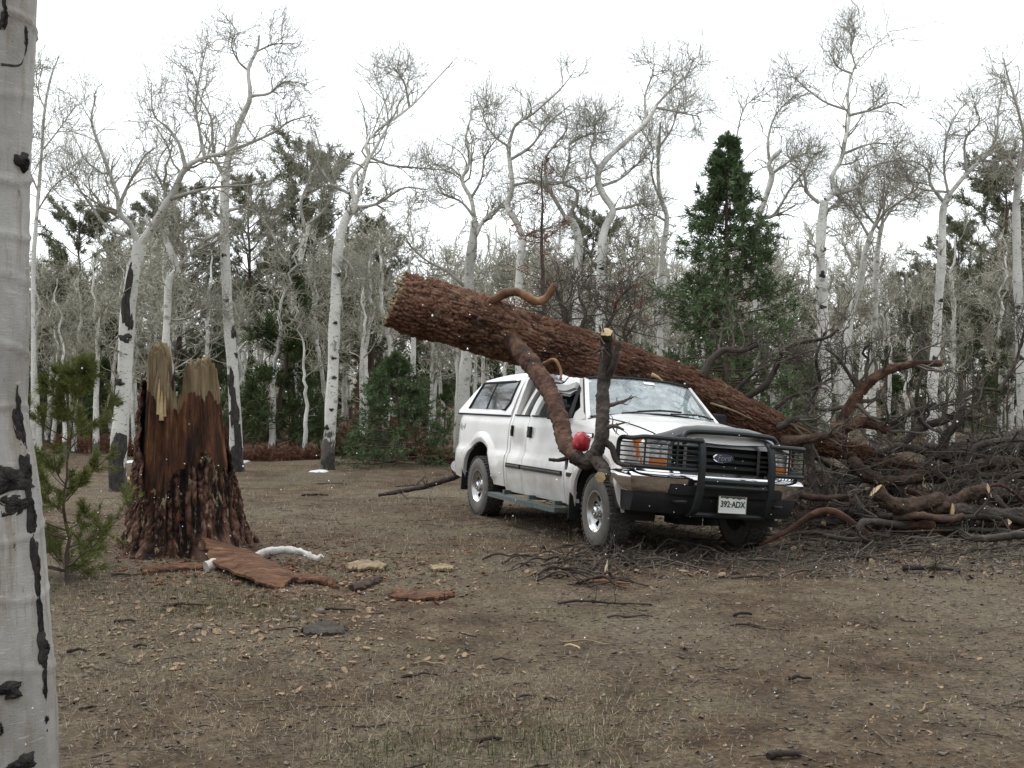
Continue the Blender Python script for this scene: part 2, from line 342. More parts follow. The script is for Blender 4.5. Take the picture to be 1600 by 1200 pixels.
# traced aspens: label, distance, then limbs as (pixel path, start px width, end px width); the first limb is the trunk
HERO = [
 ('crooked aspen with a long dark scar on its trunk, just behind the broken stump', 19.6,
  [([(183, 768), (187, 690), (194, 600), (198, 520), (206, 440), (219, 380)], 34, 25),
   ([(217, 385), (204, 352), (188, 335), (182, 300), (160, 240), (143, 190), (150, 150)], 15, 3),
   ([(219, 382), (240, 352), (258, 320), (272, 298), (290, 262), (320, 246), (352, 238), (372, 225)], 20, 4),
   ([(196, 368), (165, 352), (140, 318), (122, 292), (108, 270)], 9, 2),
   ([(262, 312), (300, 300), (340, 292), (395, 288), (430, 280)], 9, 2),
   ([(290, 262), (280, 225), (262, 200), (240, 178), (236, 130)], 8, 2),
   ([(320, 246), (312, 205), (306, 165), (312, 120), (322, 75)], 8, 2),
   ([(186, 322), (200, 290), (225, 245), (245, 230)], 8, 2)]),
 ('tallest straight aspen with black patches low on its trunk, right of the stump', 24.6,
  [([(370, 738), (368, 660), (362, 560), (354, 450), (351, 360), (352, 280), (362, 225), (380, 180), (391, 150), (388, 108), (402, 78), (405, 55)], 25, 4),
   ([(354, 282), (340, 258), (332, 225), (330, 185), (312, 150), (300, 110)], 9, 2),
   ([(360, 235), (395, 222), (430, 205), (452, 190), (485, 180)], 8, 2),
   ([(391, 150), (420, 146), (445, 128), (480, 132)], 7, 2),
   ([(390, 112), (372, 95), (362, 70), (368, 50)], 5, 2),
   ([(402, 80), (425, 70), (450, 68)], 5, 2),
   ([(352, 330), (380, 325), (408, 332), (430, 320)], 8, 2),
   ([(351, 360), (320, 375), (300, 372), (280, 392)], 9, 2)]),
 ('white aspen with a black foot and a crown sweeping right, between stump and truck', 25.2,
  [([(511, 734), (516, 660), (521, 560), (524, 470), (527, 400), (537, 350), (556, 318)], 24, 17),
   ([(556, 318), (549, 290), (553, 272), (576, 245), (572, 225), (594, 200), (640, 168), (676, 130), (706, 98)], 12, 3),
   ([(556, 318), (566, 285), (574, 255), (596, 215), (606, 195), (602, 160), (585, 120)], 10, 2),
   ([(552, 325), (590, 318), (630, 294), (668, 296)], 8, 2),
   ([(545, 302), (520, 288), (500, 262), (488, 240)], 8, 2),
   ([(576, 245), (610, 258), (650, 262), (690, 265)], 7, 2),
   ([(640, 168), (632, 130), (615, 105)], 6, 2),
   ([(526, 400), (545, 412), (556, 440)], 7, 3)]),
 ('leaning double aspen behind small green pines, left of the black footed aspen', 33,
  [([(476, 700), (472, 640), (464, 590), (458, 520), (460, 450), (470, 400), (482, 350)], 18, 11),
   ([(478, 360), (470, 320), (484, 280), (500, 240), (490, 200)], 8, 2),
   ([(466, 420), (440, 400), (428, 370), (410, 340)], 7, 2),
   ([(482, 350), (505, 330), (520, 300), (525, 260)], 7, 2)]),
 ('slim aspen with a kinked top right behind the tall broken stump', 24,
  [([(255, 725), (256, 640), (258, 560), (262, 480), (264, 440), (276, 420), (268, 395), (258, 372)], 17, 11),
   ([(276, 420), (296, 400), (320, 385), (348, 372)], 8, 3),
   ([(262, 385), (252, 350), (262, 320), (250, 280)], 8, 2),
   ([(258, 500), (290, 498), (330, 480), (352, 490)], 6, 2)]),
 ('stout aspen directly above the roof of the white camper shell', 27,
  [([(722, 705), (724, 640), (728, 560), (731, 480), (734, 420), (738, 380), (742, 345)], 27, 15),
   ([(742, 345), (736, 310), (722, 282), (735, 250), (728, 215), (736, 180), (735, 150)], 10, 2),
   ([(738, 380), (752, 350), (770, 330), (792, 318), (800, 290)], 11, 3),
   ([(730, 450), (700, 425), (668, 408), (645, 388), (630, 365)], 8, 2),
   ([(742, 340), (720, 315), (690, 300), (675, 260)], 7, 2),
   ([(736, 310), (752, 280), (760, 240), (790, 200)], 6, 2)]),
 ('aspen with a snaking upper trunk above the broken end of the fallen log', 26,
  [([(812, 640), (812, 540), (810, 470), (812, 410), (816, 372), (803, 340), (793, 322), (800, 290), (796, 250), (795, 225)], 17, 8),
   ([(795, 225), (806, 195), (830, 180), (870, 145), (893, 118)], 7, 2),
   ([(797, 250), (830, 228), (855, 195), (890, 165)], 7, 2),
   ([(800, 290), (830, 285), (870, 288), (905, 275)], 7, 2),
   ([(795, 230), (770, 210), (755, 180), (765, 150)], 5, 2),
   ([(816, 372), (840, 360), (860, 362)], 6, 2)]),
 ('aspen with a zigzag forked top left of the log forked limb, behind the truck cab', 25.5,
  [([(898, 640), (900, 560), (901, 470), (903, 420), (904, 375), (896, 350), (882, 340)], 18, 14),
   ([(884, 341), (866, 310), (855, 290), (852, 250), (868, 225), (886, 200), (880, 165)], 9, 2),
   ([(886, 342), (902, 312), (898, 295), (880, 285), (890, 250), (890, 225), (905, 212)], 9, 3),
   ([(890, 225), (915, 212), (950, 205)], 6, 2),
   ([(882, 285), (860, 285), (845, 292)], 6, 2)]),
 ('twisted aspen with a thick arm reaching right, behind the upright cut limb', 25,
  [([(938, 640), (938, 540), (938, 450), (940, 390), (946, 355), (958, 330), (945, 308), (934, 285), (938, 262), (955, 242), (985, 215), (1010, 190), (1025, 165)], 19, 7),
   ([(1025, 165), (1048, 140), (1072, 118), (1085, 90)], 6, 2),
   ([(937, 268), (922, 240), (930, 215), (930, 195), (945, 175)], 7, 2),
   ([(942, 290), (968, 280), (990, 262), (1010, 245)], 7, 2),
   ([(958, 328), (985, 322), (1006, 316)], 7, 4),
   ([(1010, 190), (1008, 150), (1020, 115), (1022, 95)], 6, 2),
   ([(1025, 168), (1060, 175), (1092, 182)], 6, 2),
   ([(934, 285), (918, 300), (915, 275)], 5, 2)]),
 ('slender aspen standing left of the dark green spruce', 27,
  [([(1030, 640), (1031, 540), (1032, 450), (1036, 390), (1042, 340), (1032, 310), (1028, 270), (1030, 220), (1032, 190)], 14, 5),
   ([(1040, 345), (1020, 335), (1006, 340)], 6, 2),
   ([(1030, 310), (1018, 270), (1020, 235), (1000, 200)], 5, 2),
   ([(1030, 230), (1050, 200), (1060, 165)], 5, 2)]),
 ('aspen half hidden behind the right side of the dark green spruce', 27,
  [([(1180, 640), (1182, 540), (1184, 430), (1184, 350), (1196, 310), (1206, 275), (1202, 255), (1220, 235)], 16, 8),
   ([(1190, 340), (1210, 335), (1235, 295), (1262, 262)], 9, 3),
   ([(1206, 272), (1240, 248), (1270, 235)], 7, 2),
   ([(1203, 260), (1200, 220), (1212, 180), (1240, 150)], 7, 2),
   ([(1140, 340), (1142, 270), (1150, 220), (1162, 170), (1185, 150)], 6, 2)]),
 ('tall aspen whose thin top stands highest on the right, behind the brush pile', 26,
  [([(1287, 650), (1288, 560), (1284, 470), (1282, 400), (1284, 350), (1288, 315)], 24, 18),
   ([(1290, 312), (1304, 300), (1300, 275), (1314, 250), (1322, 210), (1327, 180), (1324, 150), (1332, 112), (1350, 85), (1378, 62), (1390, 48)], 12, 2),
   ([(1280, 318), (1262, 300), (1255, 270), (1235, 255)], 9, 3),
   ([(1296, 305), (1340, 292), (1360, 262), (1400, 250), (1430, 260)], 9, 2),
   ([(1327, 180), (1360, 172), (1395, 160), (1418, 170)], 6, 2),
   ([(1324, 172), (1290, 160), (1262, 140), (1240, 120)], 6, 2),
   ([(1332, 115), (1310, 105), (1295, 80)], 5, 2),
   ([(1338, 108), (1330, 75), (1338, 45)], 4, 1.6),
   ([(1284, 330), (1310, 322), (1335, 318)], 8, 2),
   ([(1318, 240), (1360, 225), (1400, 225)], 6, 2)]),
 ('aspen leaning right in the clump behind the curved dead limb', 28,
  [([(1318, 660), (1322, 570), (1330, 490), (1345, 440), (1350, 400), (1362, 362)], 17, 10),
   ([(1362, 362), (1385, 330), (1420, 310), (1440, 320)], 7, 2), ([(1358, 370), (1340, 340), (1318, 310)], 7, 2),
   ([(1362, 362), (1378, 320), (1382, 270)], 7, 2)]),
 ('straight aspen second from the right among those behind the brush pile', 29,
  [([(1362, 660), (1364, 560), (1368, 470), (1370, 400), (1378, 350)], 15, 9),
   ([(1378, 350), (1400, 320), (1440, 290)], 6, 2), ([(1376, 360), (1350, 330), (1340, 300)], 6, 2), ([(1378, 350), (1385, 300), (1400, 262)], 6, 2)]),
 ('pale aspen with a wide spreading crown above the right end of the brush pile', 26,
  [([(1452, 700), (1456, 620), (1462, 540), (1468, 450), (1472, 380), (1474, 330), (1482, 305)], 20, 14),
   ([(1482, 305), (1510, 272), (1532, 250), (1556, 218), (1560, 170), (1570, 130)], 11, 2),
   ([(1476, 318), (1455, 290), (1448, 265), (1425, 250)], 9, 2),
   ([(1510, 272), (1508, 220), (1530, 190), (1522, 165)], 7, 2),
   ([(1532, 250), (1560, 252), (1590, 240)], 7, 2),
   ([(1482, 305), (1475, 262), (1480, 210), (1500, 170)], 7, 2),
   ([(1478, 300), (1440, 295), (1420, 280)], 6, 2)]),
 ('aspen at the right edge of the clearing in front of a dark pine', 25,
  [([(1600, 720), (1598, 620), (1594, 520), (1590, 430), (1588, 330), (1592, 265)], 22, 13),
   ([(1592, 265), (1600, 220), (1590, 170), (1575, 120), (1568, 90)], 8, 2),
   ([(1590, 270), (1575, 250), (1560, 262)], 7, 2),
   ([(1592, 265), (1615, 230), (1630, 170)], 7, 2)]),
 ('thin leafless aspen rising against the sky beside the big foreground trunk', 27,
  [([(52, 720), (52, 560), (52, 420), (58, 330), (65, 240), (70, 170), (80, 120), (92, 88)], 10, 3),
   ([(66, 235), (90, 205), (118, 165)], 4, 2), ([(58, 330), (85, 290), (125, 262)], 4, 2), ([(60, 300), (40, 250), (30, 190)], 4, 2),
   ([(70, 170), (60, 140), (68, 100)], 3, 1.6)]),
]
SCAR = wood('black_bark_scar', [(.3, (.018, .016, .016)), (.7, (.075, .068, .064))], (1, 1, .5), 20, .85, .8, 60, .2)
def tree_scar(Q, R, p, wd, ht, parent, base, seed):
    """rough raised black scar on the viewer's side of a trunk"""
    nu, nv = 16, 5; V = []
    c0 = np.array([np.interp(p[2], Q[:, 2], Q[:, k]) for k in range(3)]); r0 = np.interp(p[2], Q[:, 2], R)
    a0 = -math.pi / 2 + math.asin(float(np.clip((p[0] - c0[0]) / r0, -.95, .95)))
    for i in range(nv + 1):
        a = i / nv * math.pi / 2
        for j in range(nu):
            b = j / nu * 2 * math.pi; rr = math.cos(a) * (1 + .25 * math.sin(3 * b + seed) + .16 * math.sin(5 * b + seed * 2.1))
            z = p[2] + math.cos(b) * rr * ht / 2; c = [np.interp(z, Q[:, 2], Q[:, k]) for k in range(2)]; r = np.interp(z, Q[:, 2], R)
            an = a0 + math.sin(b) * rr * wd / 2 / r; o_ = r * 1.03 + math.sin(a) * .022 + .006 * math.sin(5 * b + i + seed)
            V.append((c[0] + math.cos(an) * o_, c[1] + math.sin(an) * o_, z))
    f = [(i * nu + j, i * nu + (j + 1) % nu, (i + 1) * nu + (j + 1) % nu, (i + 1) * nu + j) for i in range(nv) for j in range(nu)]
    obj('bark_scar', V, np.array(f), SCAR, parent, base)
def hero_aspen(label, Y, limbs, scars=()):
    b = at(*limbs[0][0][0], Y); gzb = float(gz(b[0], b[1]))
    base = A(b[0], b[1], gzb)
    t = thing('aspen_tree', base, label, 'tree', 'aspens around the clearing')
    px = Y / F
    ends = []; P8 = []; R8 = []
    for i, (pp, w0, w1) in enumerate(limbs):
        pts = []; Yd = Y; slope = 0 if i == 0 else rng.uniform(-.35, .35)
        start = at(*pp[0], Y)
        if i:     # start on the nearest point of the limbs already built
            alls = np.vstack(ends); j = np.argmin(np.hypot(alls[:, 0] / alls[:, 1] * Y - start[0], alls[:, 2] - start[2])); Yd = alls[j, 1]
        run = 0
        for q, (x, y) in enumerate(pp):
            if q: run += math.hypot(x - pp[q - 1][0], y - pp[q - 1][1]) * px
            pts.append(at(x, y, Yd + slope * run + (rng.normal() * .05 if q else 0)))
        pts = np.array(pts)
        if i == 0: pts[0, 2] = gzb - .15
        n = 34 if i == 0 else 22
        Q, R = limb_tube(pts, w0 * (.80 if i == 0 else .72) * px / 2, w1 * (.80 if i == 0 else .72) * px / 2, n, 8, .07)
        if i == 0: R = R * (1 + .45 * np.exp(-np.linspace(0, 1, n) * 22))
        ends.append(Q)
        S = 12 if i == 0 else 7
        V, Fq = tubes(Q[None], R[None], S)
        V = V.reshape(n, S, 3); D = nrm(V - Q[:, None]); V = (V + D * (R[:, None] * (.16 * fbm(V[..., 0] * 4, V[..., 1] * 4, V[..., 2] * 2.2, 2)))[..., None]).reshape(-1, 3)
        if i == 0: tQ, tR = Q, R
        obj('trunk' if i == 0 else 'branch', V, Fq, BARK if (i == 0 or w0 >= 10) else LIMB, t, base)
        if i or len(limbs) < 3:
            P8.append(smooth_path(Q, 12)); R8.append(np.interp(np.linspace(0, 1, 12), np.linspace(0, 1, n), R))
        else:     # small dead side branches on the trunk
            k = grow(Q[None], R[None], 9, .35, .95, .7, 6, (.9, 1.4), .3, .02, .28, .3, .010)
            side = k
    V, Fs = merge_tubes([(side[0], side[1], 4)] + ([(*grow(side[0], side[1], 6, .2, 1, .4, 4, (.5, 1.2), .3, .03, .6, .4, .007), 3)]))
    obj('dead_twigs', V, Fs, TWIG, t, base)['kind'] = 'stuff'
    for k, (sx, sy_, sw, sh) in enumerate(scars):
        tree_scar(tQ, tR, at(sx, sy_, Y), sw * px, sh * px, t, base, k * 2.3 + Y)
    V, Fs = merge_tubes(crown_from(np.array(P8), np.array(R8), .0052 * Y / 26, 1.0, 3))
    obj('crown', V, Fs, TWIG, t, base)
    return t
SC_ = {0: [(201, 470, 15, 90), (205, 440, 9, 50), (197, 528, 22, 14), (187, 598, 18, 11), (188, 630, 14, 9), (184, 720, 40, 90), (206, 505, 8, 24)],
       1: [(364, 600, 11, 50), (369, 640, 14, 60), (374, 690, 12, 70), (369, 718, 30, 46), (368, 520, 14, 18), (378, 555, 8, 9), (366, 645, 14, 10), (352, 400, 8, 6), (356, 470, 9, 6)],
       2: [(515, 722, 26, 30), (524, 590, 8, 5), (520, 640, 7, 5), (526, 505, 7, 5), (523, 560, 9, 4), (530, 430, 9, 6), (512, 668, 9, 8)],
       3: [(470, 640, 14, 22), (476, 625, 9, 30)], 8: [(940, 420, 9, 5), (936, 480, 8, 5)], 11: [(1283, 430, 9, 12), (1284, 480, 12, 6), (1290, 540, 9, 6)], 14: [(1468, 470, 8, 6), (1460, 560, 9, 9)], 15: [(1590, 480, 9, 6), (1594, 560, 9, 8)]}
for i_h, h in enumerate(HERO): hero_aspen(*h, SC_.get(i_h, ()))

# aspens of the thicket: six grown once, then copied
def aspen_proto(H, r, bend):
    n = 26; z = np.linspace(-.2, H, n); tt_ = np.linspace(0, 1, n)
    x = np.cumsum(rng.normal(size=n) * .05 * (.10 + tt_ ** 1.6 * bend * 1.3)); y = np.cumsum(rng.normal(size=n) * .05 * (.10 + tt_ ** 1.6 * bend * 1.3))
    x -= x[0]; y -= y[0]
    P = np.stack([x, y, z], -1); R = r * (1 - .82 * tt_ ** 1.1) * (1 + .4 * np.exp(-tt_ * 25))
    trunk = mesh_np('trunk', *tubes(P[None], R[None] * 1.22, 7))
    l0, r0 = grow(P[None], R[None], 10, .45, .98, H * .34, 10, (.45, 1.1), .36, .14, .55, .25, .012, .55)
    low, rl = grow(P[None], R[None], 6, .2, .6, .8, 5, (1.0, 1.5), .25, .0, .25, .4, .010)
    c = crown_from(l0, r0, .0135, .42, 2, k2=3)
    V, Fs = merge_tubes([(l0, r0, 5), (low, rl, 3)] + c)
    return trunk, mesh_np('crown', V, Fs)
AP = [aspen_proto(9.5, .13, 1.6), aspen_proto(8.5, .12, 2.4), aspen_proto(10.5, .15, 1.3), aspen_proto(7.2, .085, 2.4), aspen_proto(9, .10, 1.6), aspen_proto(6, .065, 2.0), aspen_proto(8, .11, 2.8)]
FTWIG = wood('far_aspen_twig', [(.3, (.15, .14, .105)), (.7, (.52, .50, .415))], (1, 1, 1), 2, .85, 0, 12, .15)
for tk, cr in AP: tk.materials.append(BARK_FAR); cr.materials.append(FTWIG)
def place_tree(name, meshes, loc, rz, sc, label, cat, group, tilt=0):
    t = thing(name, loc, label, cat, group, rz); t.scale = (sc, sc, sc); t.rotation_euler.x = tilt
    for nm, me in meshes: link(nm, me, None, t)
    return t
cnt = 0; spots = []
while cnt < 275:
    px = rng.uniform(-120, 1720); Y = 28.5 + 62 * rng.uniform(0, 1) ** 1.7
    X = (px - 800) / F * Y
    if any((X - a) ** 2 + (Y - b_) ** 2 < .5 ** 2 for a, b_ in spots): continue
    if 1060 < px < 1200 and Y < 31: continue
    spots.append((X, Y)); k = int(rng.integers(0, len(AP)))
    z = float(gz(X, Y)); H_ = (9.5, 8.5, 10.5, 7.2, 9, 6, 8)[k]
    sc = min(rng.uniform(.75, 1.12), 335 * Y / F * rng.uniform(.62, 1.05) / H_)
    place_tree('aspen_tree', (('trunk', AP[k][0]), ('crown', AP[k][1])), (X, Y, z - .05), rng.uniform(0, 6.28), sc,
               'bare pale aspen in the dense thicket beyond the clearing', 'tree', 'aspens of the thicket beyond the clearing', rng.normal() * .03)
    cnt += 1

# the far wood: so deep that trunks and twigs read as one mass
m = 620; Y = rng.uniform(84, 135, m); px_ = rng.uniform(-200, 1800, m); X = (px_ - 800) / F * Y; H = np.minimum(rng.uniform(5, 12, m), 250 * Y / F * rng.uniform(.6, 1, m)); g_ = gz(X, Y)
P = np.stack([np.stack([X + rng.normal(size=m) * .12 * k, Y, g_ - .2 + H * k / 7], -1) for k in range(8)], 1); R = rng.uniform(.06, .14, m)[:, None] * np.linspace(1, .2, 8)
l0, r0 = grow(P, R, 11, .15, 1., 2.2, 5, (.5, 1.1), .3, .1, .5, .4, .02); l1, r1 = grow(l0, r0, 5, .1, 1., 1.1, 4, (.4, 1.1), .3, .08, .6, .5, .016)
fwo = obj('far_wood_trunks', *tubes(P, R, 5), BARK_FAR); tag(fwo, 'pale trunks of the far wood seen between nearer trees', None, None, 'stuff')
V, Fs = merge_tubes([(l0, r0, 3), (l1[::2], r1[::2], 3)]); tag(obj('far_wood_twigs', V, Fs, FTWIG), 'grey haze of bare twigs of the far wood', None, None, 'stuff')

# unseen wood added behind and beside the viewer to deepen shade and darken reflections
m = 300; an = rng.uniform(math.radians(150), math.radians(390), m); rd = rng.uniform(9, 30, m); X = np.cos(an) * rd * 1.1; Y = np.sin(an) * rd + 2
k = (Y < -3) | (np.abs(X) > 4 + np.maximum(Y, 0) * .62); X, Y = X[k], Y[k]; m = len(X); H = rng.uniform(7, 12, m); g_ = gz(X, Y)
P = np.stack([np.stack([X + rng.normal(size=m) * .10 * k, Y + rng.normal(size=m) * .1 * k, g_ - .2 + H * k / 9], -1) for k in range(10)], 1); R = rng.uniform(.10, .19, m)[:, None] * np.linspace(1, .2, 10)
l0, r0 = grow(P, R, 12, .2, 1., 2.4, 5, (.5, 1.1), .3, .1, .5, .4, .03); l1, r1 = grow(l0, r0, 7, .1, 1., 1.2, 4, (.4, 1.1), .3, .08, .6, .5, .022)
V, Fs = merge_tubes([(P, R, 6), (l0, r0, 4), (l1, r1, 3)]); tag(obj('unseen_shade_wood', V, Fs, BARK_FAR), 'unseen bare wood added behind and beside the viewer to shade the clearing', None, None, 'stuff')
# ------------------------------------------------------------------ conifers
def needle_mat(name, stops, rough=.7):
    m, nt, b = new_mat(name); v = coords(nt)
    n = noise(nt, v, 2.2, 5, .7)
    col = ramp(nt, n, stops); nt.links.new(col, b.inputs['Base Color']); b.inputs['Roughness'].default_value = rough
    b.inputs['Specular IOR Level'].default_value = .2
    return m
NEED_FAR = needle_mat('pine_needles', [(.3, (.085, .092, .052)), (.55, (.140, .146, .092)), (.75, (.20, .20, .14))])
NEED_SPR = needle_mat('spruce_needles', [(.3, (.052, .082, .036)), (.55, (.095, .138, .062)), (.75, (.15, .195, .095))])
NEED_YNG = needle_mat('young_pine_needles', [(.3, (.070, .085, .022)), (.55, (.135, .150, .042)), (.75, (.21, .22, .08))])
NEED_MID = needle_mat('green_pine_needles', [(.3, (.034, .052, .018)), (.55, (.062, .090, .032)), (.75, (.105, .135, .055))])
NEED_RED = needle_mat('dead_needles', [(.3, (.09, .035, .02)), (.7, (.20, .085, .045))])
PBARK = wood('conifer_bark', [(.3, (.045, .032, .026)), (.7, (.13, .095, .075))], (1, 1, .3), 8, .9, .4)

def tufts(C, D, n, ln, wd, spread=.8, S=1):
    """needle fans at points C pointing along D: n long thin triangles each"""
    m = len(C)
    d = nrm(D[:, None, :] + rng.normal(size=(m, n, 3)) * spread)
    side = nrm(np.cross(d, rng.normal(size=(m, n, 3))))
    l = (ln * rng.uniform(.6, 1.2, (m, n)))[..., None]
    p = C[:, None, :] + rng.normal(size=(m, n, 3)) * ln * .12
    V = np.stack([p - side * wd / 2, p + side * wd / 2, p + d * l + side * wd * .25, p + d * l - side * wd * .25], 2).reshape(-1, 3)
    f = np.arange(m * n)[:, None] * 4 + np.arange(4)[None]
    return V, f
def conifer(H, r, nb, prof, droop, sub, seg, nt_, ln, wd, t0=.1, spread=.8, along=3, jit=.25, bendy=.02):
    """trunk, boughs and needle arrays of one conifer, base at the origin"""
    n = 16; z = np.linspace(-.15, H, n); x = np.cumsum(rng.normal(size=n) * bendy); y = np.cumsum(rng.normal(size=n) * bendy)
    P = np.stack([x - x[0], y - y[0], z], -1); R = r * np.linspace(1, .08, n) * (1 + .3 * np.exp(-np.linspace(0, 1, n) * 20))
    t = np.sort(rng.uniform(t0, .985, nb) ** .95)
    base = np.stack([np.interp(t, np.linspace(0, 1, n), P[:, k]) for k in range(3)], -1)
    az = rng.uniform(0, 2 * math.pi, nb) 
    L = np.array([prof(a) for a in t]) * H * rng.uniform(1 - jit, 1 + jit, nb)
    K = 7; pts = np.empty((nb, K, 3)); pts[:, 0] = base
    up0 = np.interp(t, [0, 1], droop[0]); up1 = np.interp(t, [0, 1], droop[1])
    cur = base.copy()
    az_ = az.copy()
    for s in range(1, K):
        f = s / (K - 1); el = up0 * (1 - f) + up1 * f + rng.normal(size=nb) * .10; az_ = az_ + rng.normal(size=nb) * .10
        cur = cur + np.stack([np.cos(az_) * np.cos(el), np.sin(az_) * np.cos(el), np.sin(el)], -1) * (L / (K - 1))[:, None]
        pts[:, s] = cur
    br = np.clip(L * .012, .006, .06)[:, None] * np.linspace(1, .3, K)
    s1, sr1 = grow(pts, br, sub, .25, 1., L * .38, seg, (.45, 1.0), .16, float(np.mean(droop[1])) * .1, .6, .4, .004, .45)
    C = np.concatenate([s1[:, 1 + k] for k in range(seg - 1)] + [pts[:, K - 1]]); D = np.concatenate([nrm(s1[:, 1 + k] - s1[:, k]) for k in range(seg - 1)] + [nrm(pts[:, K - 1] - pts[:, K - 2])])
    V, f = tufts(C, D, nt_, ln, wd, spread)
    # the leader
    top = P[-1]; tv, tf = tufts(np.repeat(top[None] - A(0, 0, .02) * H, 6, 0) + rng.uniform(0, 1, (6, 1)) * A(0, 0, .02) * H, np.repeat(A(0, 0, 1.)[None], 6, 0), nt_, ln, wd, spread)
    nv = MB(); nv.add(V, f); nv.add(tv, tf)
    return tubes(P[None], R[None], 8), merge_tubes([(pts, br, 4), (s1, sr1, 3)]), nv.arr()
def conifer_meshes(c, need):
    out = []
    for nm, d, m in (('trunk', c[0], PBARK), ('branches', c[1], PBARK), ('crown', c[2], need)):
        me = mesh_np(nm, d[0], d[1]); me.materials.append(m); out.append((nm, me))
    return out
def pine_prof(t): return .20 * (1 - abs((t - .5) / .56) ** 2.2) + .02
def cone_prof(t): return .27 * (1 - t) ** .85 + .012
# rough grey-green pines behind, three grown once
PINES = [conifer_meshes(conifer(H, r, nb, pine_prof, ((.25, .7), (.35, .9)), 6, 5, 13, .22, .030, t0, .75, jit=.45, bendy=.06), NEED_FAR)
         for H, r, nb, t0 in ((11, .17, 64, .22), (9.5, .15, 58, .2), (12.5, .2, 70, .3))]
SMALLP = [conifer_meshes(conifer(H, r, nb, cone_prof, ((.2, .8), (.45, 1.)), 5, 4, 9, .17, .017, .06, .7, jit=.4, bendy=.03), NEED_MID)
          for H, r, nb in ((4.2, .06, 42), (3.0, .05, 40), (5.2, .07, 48))]
def plant(protos, px, Y, H, label, cat, group=None, name='pine_tree', H0=None):
    k = int(rng.integers(0, len(protos))); X = (px - 800) / F * Y
    me = protos[k]; h = max(v.co.z for v in me[0][1].vertices)
    return place_tree(name, me, (X, Y, float(gz(X, Y)) - .03), rng.uniform(0, 6.28), H / h, label, cat, group, rng.normal() * .02)
def hgt(px, py, Y): return float(at(px, py, Y)[2] - gz((px - 800) / F * Y, Y))
for px, py, Y, lb in [
    (128, 322, 40, 'ragged grey green pine left of the dark scarred aspen, beside the big foreground trunk'),
    (232, 330, 44, 'grey pine showing through the crown of the dark scarred aspen'),
    (285, 300, 42, 'pine with its round top above the broken stump'),
    (392, 282, 40, 'pine just right of the tallest straight aspen'),
    (470, 228, 42, 'tallest grey green pine left of the black footed aspen'),
    (582, 345, 44, 'pointed pine left of the broken end of the fallen log'),
    (500, 320, 48, 'pine directly behind the black footed aspen trunk'),
    (916, 332, 46, 'pine between the zigzag forked aspen and the twisted aspen'),
    (1560, 243, 34, 'dark broad pine at the right edge of the picture'),
    (1500, 352, 38, 'dark pine left of the broad pine at the right edge'),
    (1590, 330, 46, 'pine behind the rightmost aspen trunk'),
    (1245, 470, 40, 'low dark pine just right of the green spruce'),
    (1420, 430, 44, 'dark pine behind the spreading aspen above the brush pile'),
    (90, 420, 36, 'dark pine low behind the thin leafless aspen')]:
    plant(PINES, px, Y, hgt(px, py, Y), lb, 'tree', 'pines among the aspens')
for px, py, Y, lb in [
    (428, 410, 30, 'slim green young pine between the tall aspen and the leaning double aspen'),
    (455, 520, 31, 'young green pine at the foot of the leaning double aspen'),
    (500, 560, 33, 'young green pine left of the black footed aspen foot'),
    (395, 560, 34, 'young green pine right of the aspen with black patches'),
    (690, 600, 30, 'young green pine beside the rear of the white pickup'),
    (335, 560, 36, 'young green pine behind the broken stump'),
    (1450, 470, 33, 'young dark green pine standing behind the brush pile'),
    (1520, 500, 31, 'young green pine behind the right end of the brush pile'),
    (1250, 540, 32, 'young green pine at the right foot of the spruce'),
    (1030, 545, 33, 'young green pine at the left foot of the spruce'),
    (1570, 520, 30, 'bushy young pine by the rightmost aspen'),
    (1390, 540, 33, 'young green pine between the trunks behind the curved dead limb')]:
    plant(SMALLP, px, Y, hgt(px, py, Y), lb, 'tree', 'young pines at the wood edge')
c = 0
while c < 46:
    px = rng.uniform(-120, 1720); Y = rng.uniform(46, 100)
    if 640 < px < 880 and rng.uniform() < .5: continue
    plant(PINES, px, Y, rng.uniform(4.5, 7.5) * min(1, Y / 70 + .2), 'grey green pine in the depth of the thicket', 'tree', 'distant pines in the thicket'); c += 1
c = 0
while c < 95:
    px = rng.uniform(-60, 1660); Y = rng.uniform(33, 70) if not 500 < px < 730 else rng.uniform(52, 70)
    plant(SMALLP, px, Y, rng.uniform(1.8, 4.2), 'low dark pine in the undergrowth of the thicket', 'tree', 'small pines deep in the thicket'); c += 1

# the dark green spruce
SY = 23.5; sb = at(1136, 640, SY); sz = float(gz(sb[0], SY)); SH = float(at(1118, 208, SY)[2]) - sz
def spruce_prof(t): return .30 * min(1, (1 - t) ** 1.0 * 1.12) * (1 if t > .15 else .8) + .010
sp = conifer(SH, .11, 260, spruce_prof, ((-.20, .30), (.05, .45)), 9, 4, 8, .12, .018, .04, .60, jit=.30, bendy=.012)
t = thing('spruce_tree', (sb[0], SY, sz), 'dark green cone shaped spruce behind the fallen log', 'tree')
for nm, me in conifer_meshes(sp, NEED_SPR): link(nm, me, None, t)
# small bushy fir left of the truck
FB = G(622, 727); FH = hgt(620, 556, FB[1])
def fir_prof(t): return .55 * (1 - t) ** .9 + .02
fr = conifer(FH, .05, 95, fir_prof, ((-.15, .5), (.10, .8)), 8, 4, 11, .11, .016, .03, .65, jit=.35)
t = thing('fir_tree', FB, 'small bushy dark fir standing left of the white pickup', 'tree')
for nm, me in conifer_meshes(fr, NEED_SPR): link(nm, me, None, t)
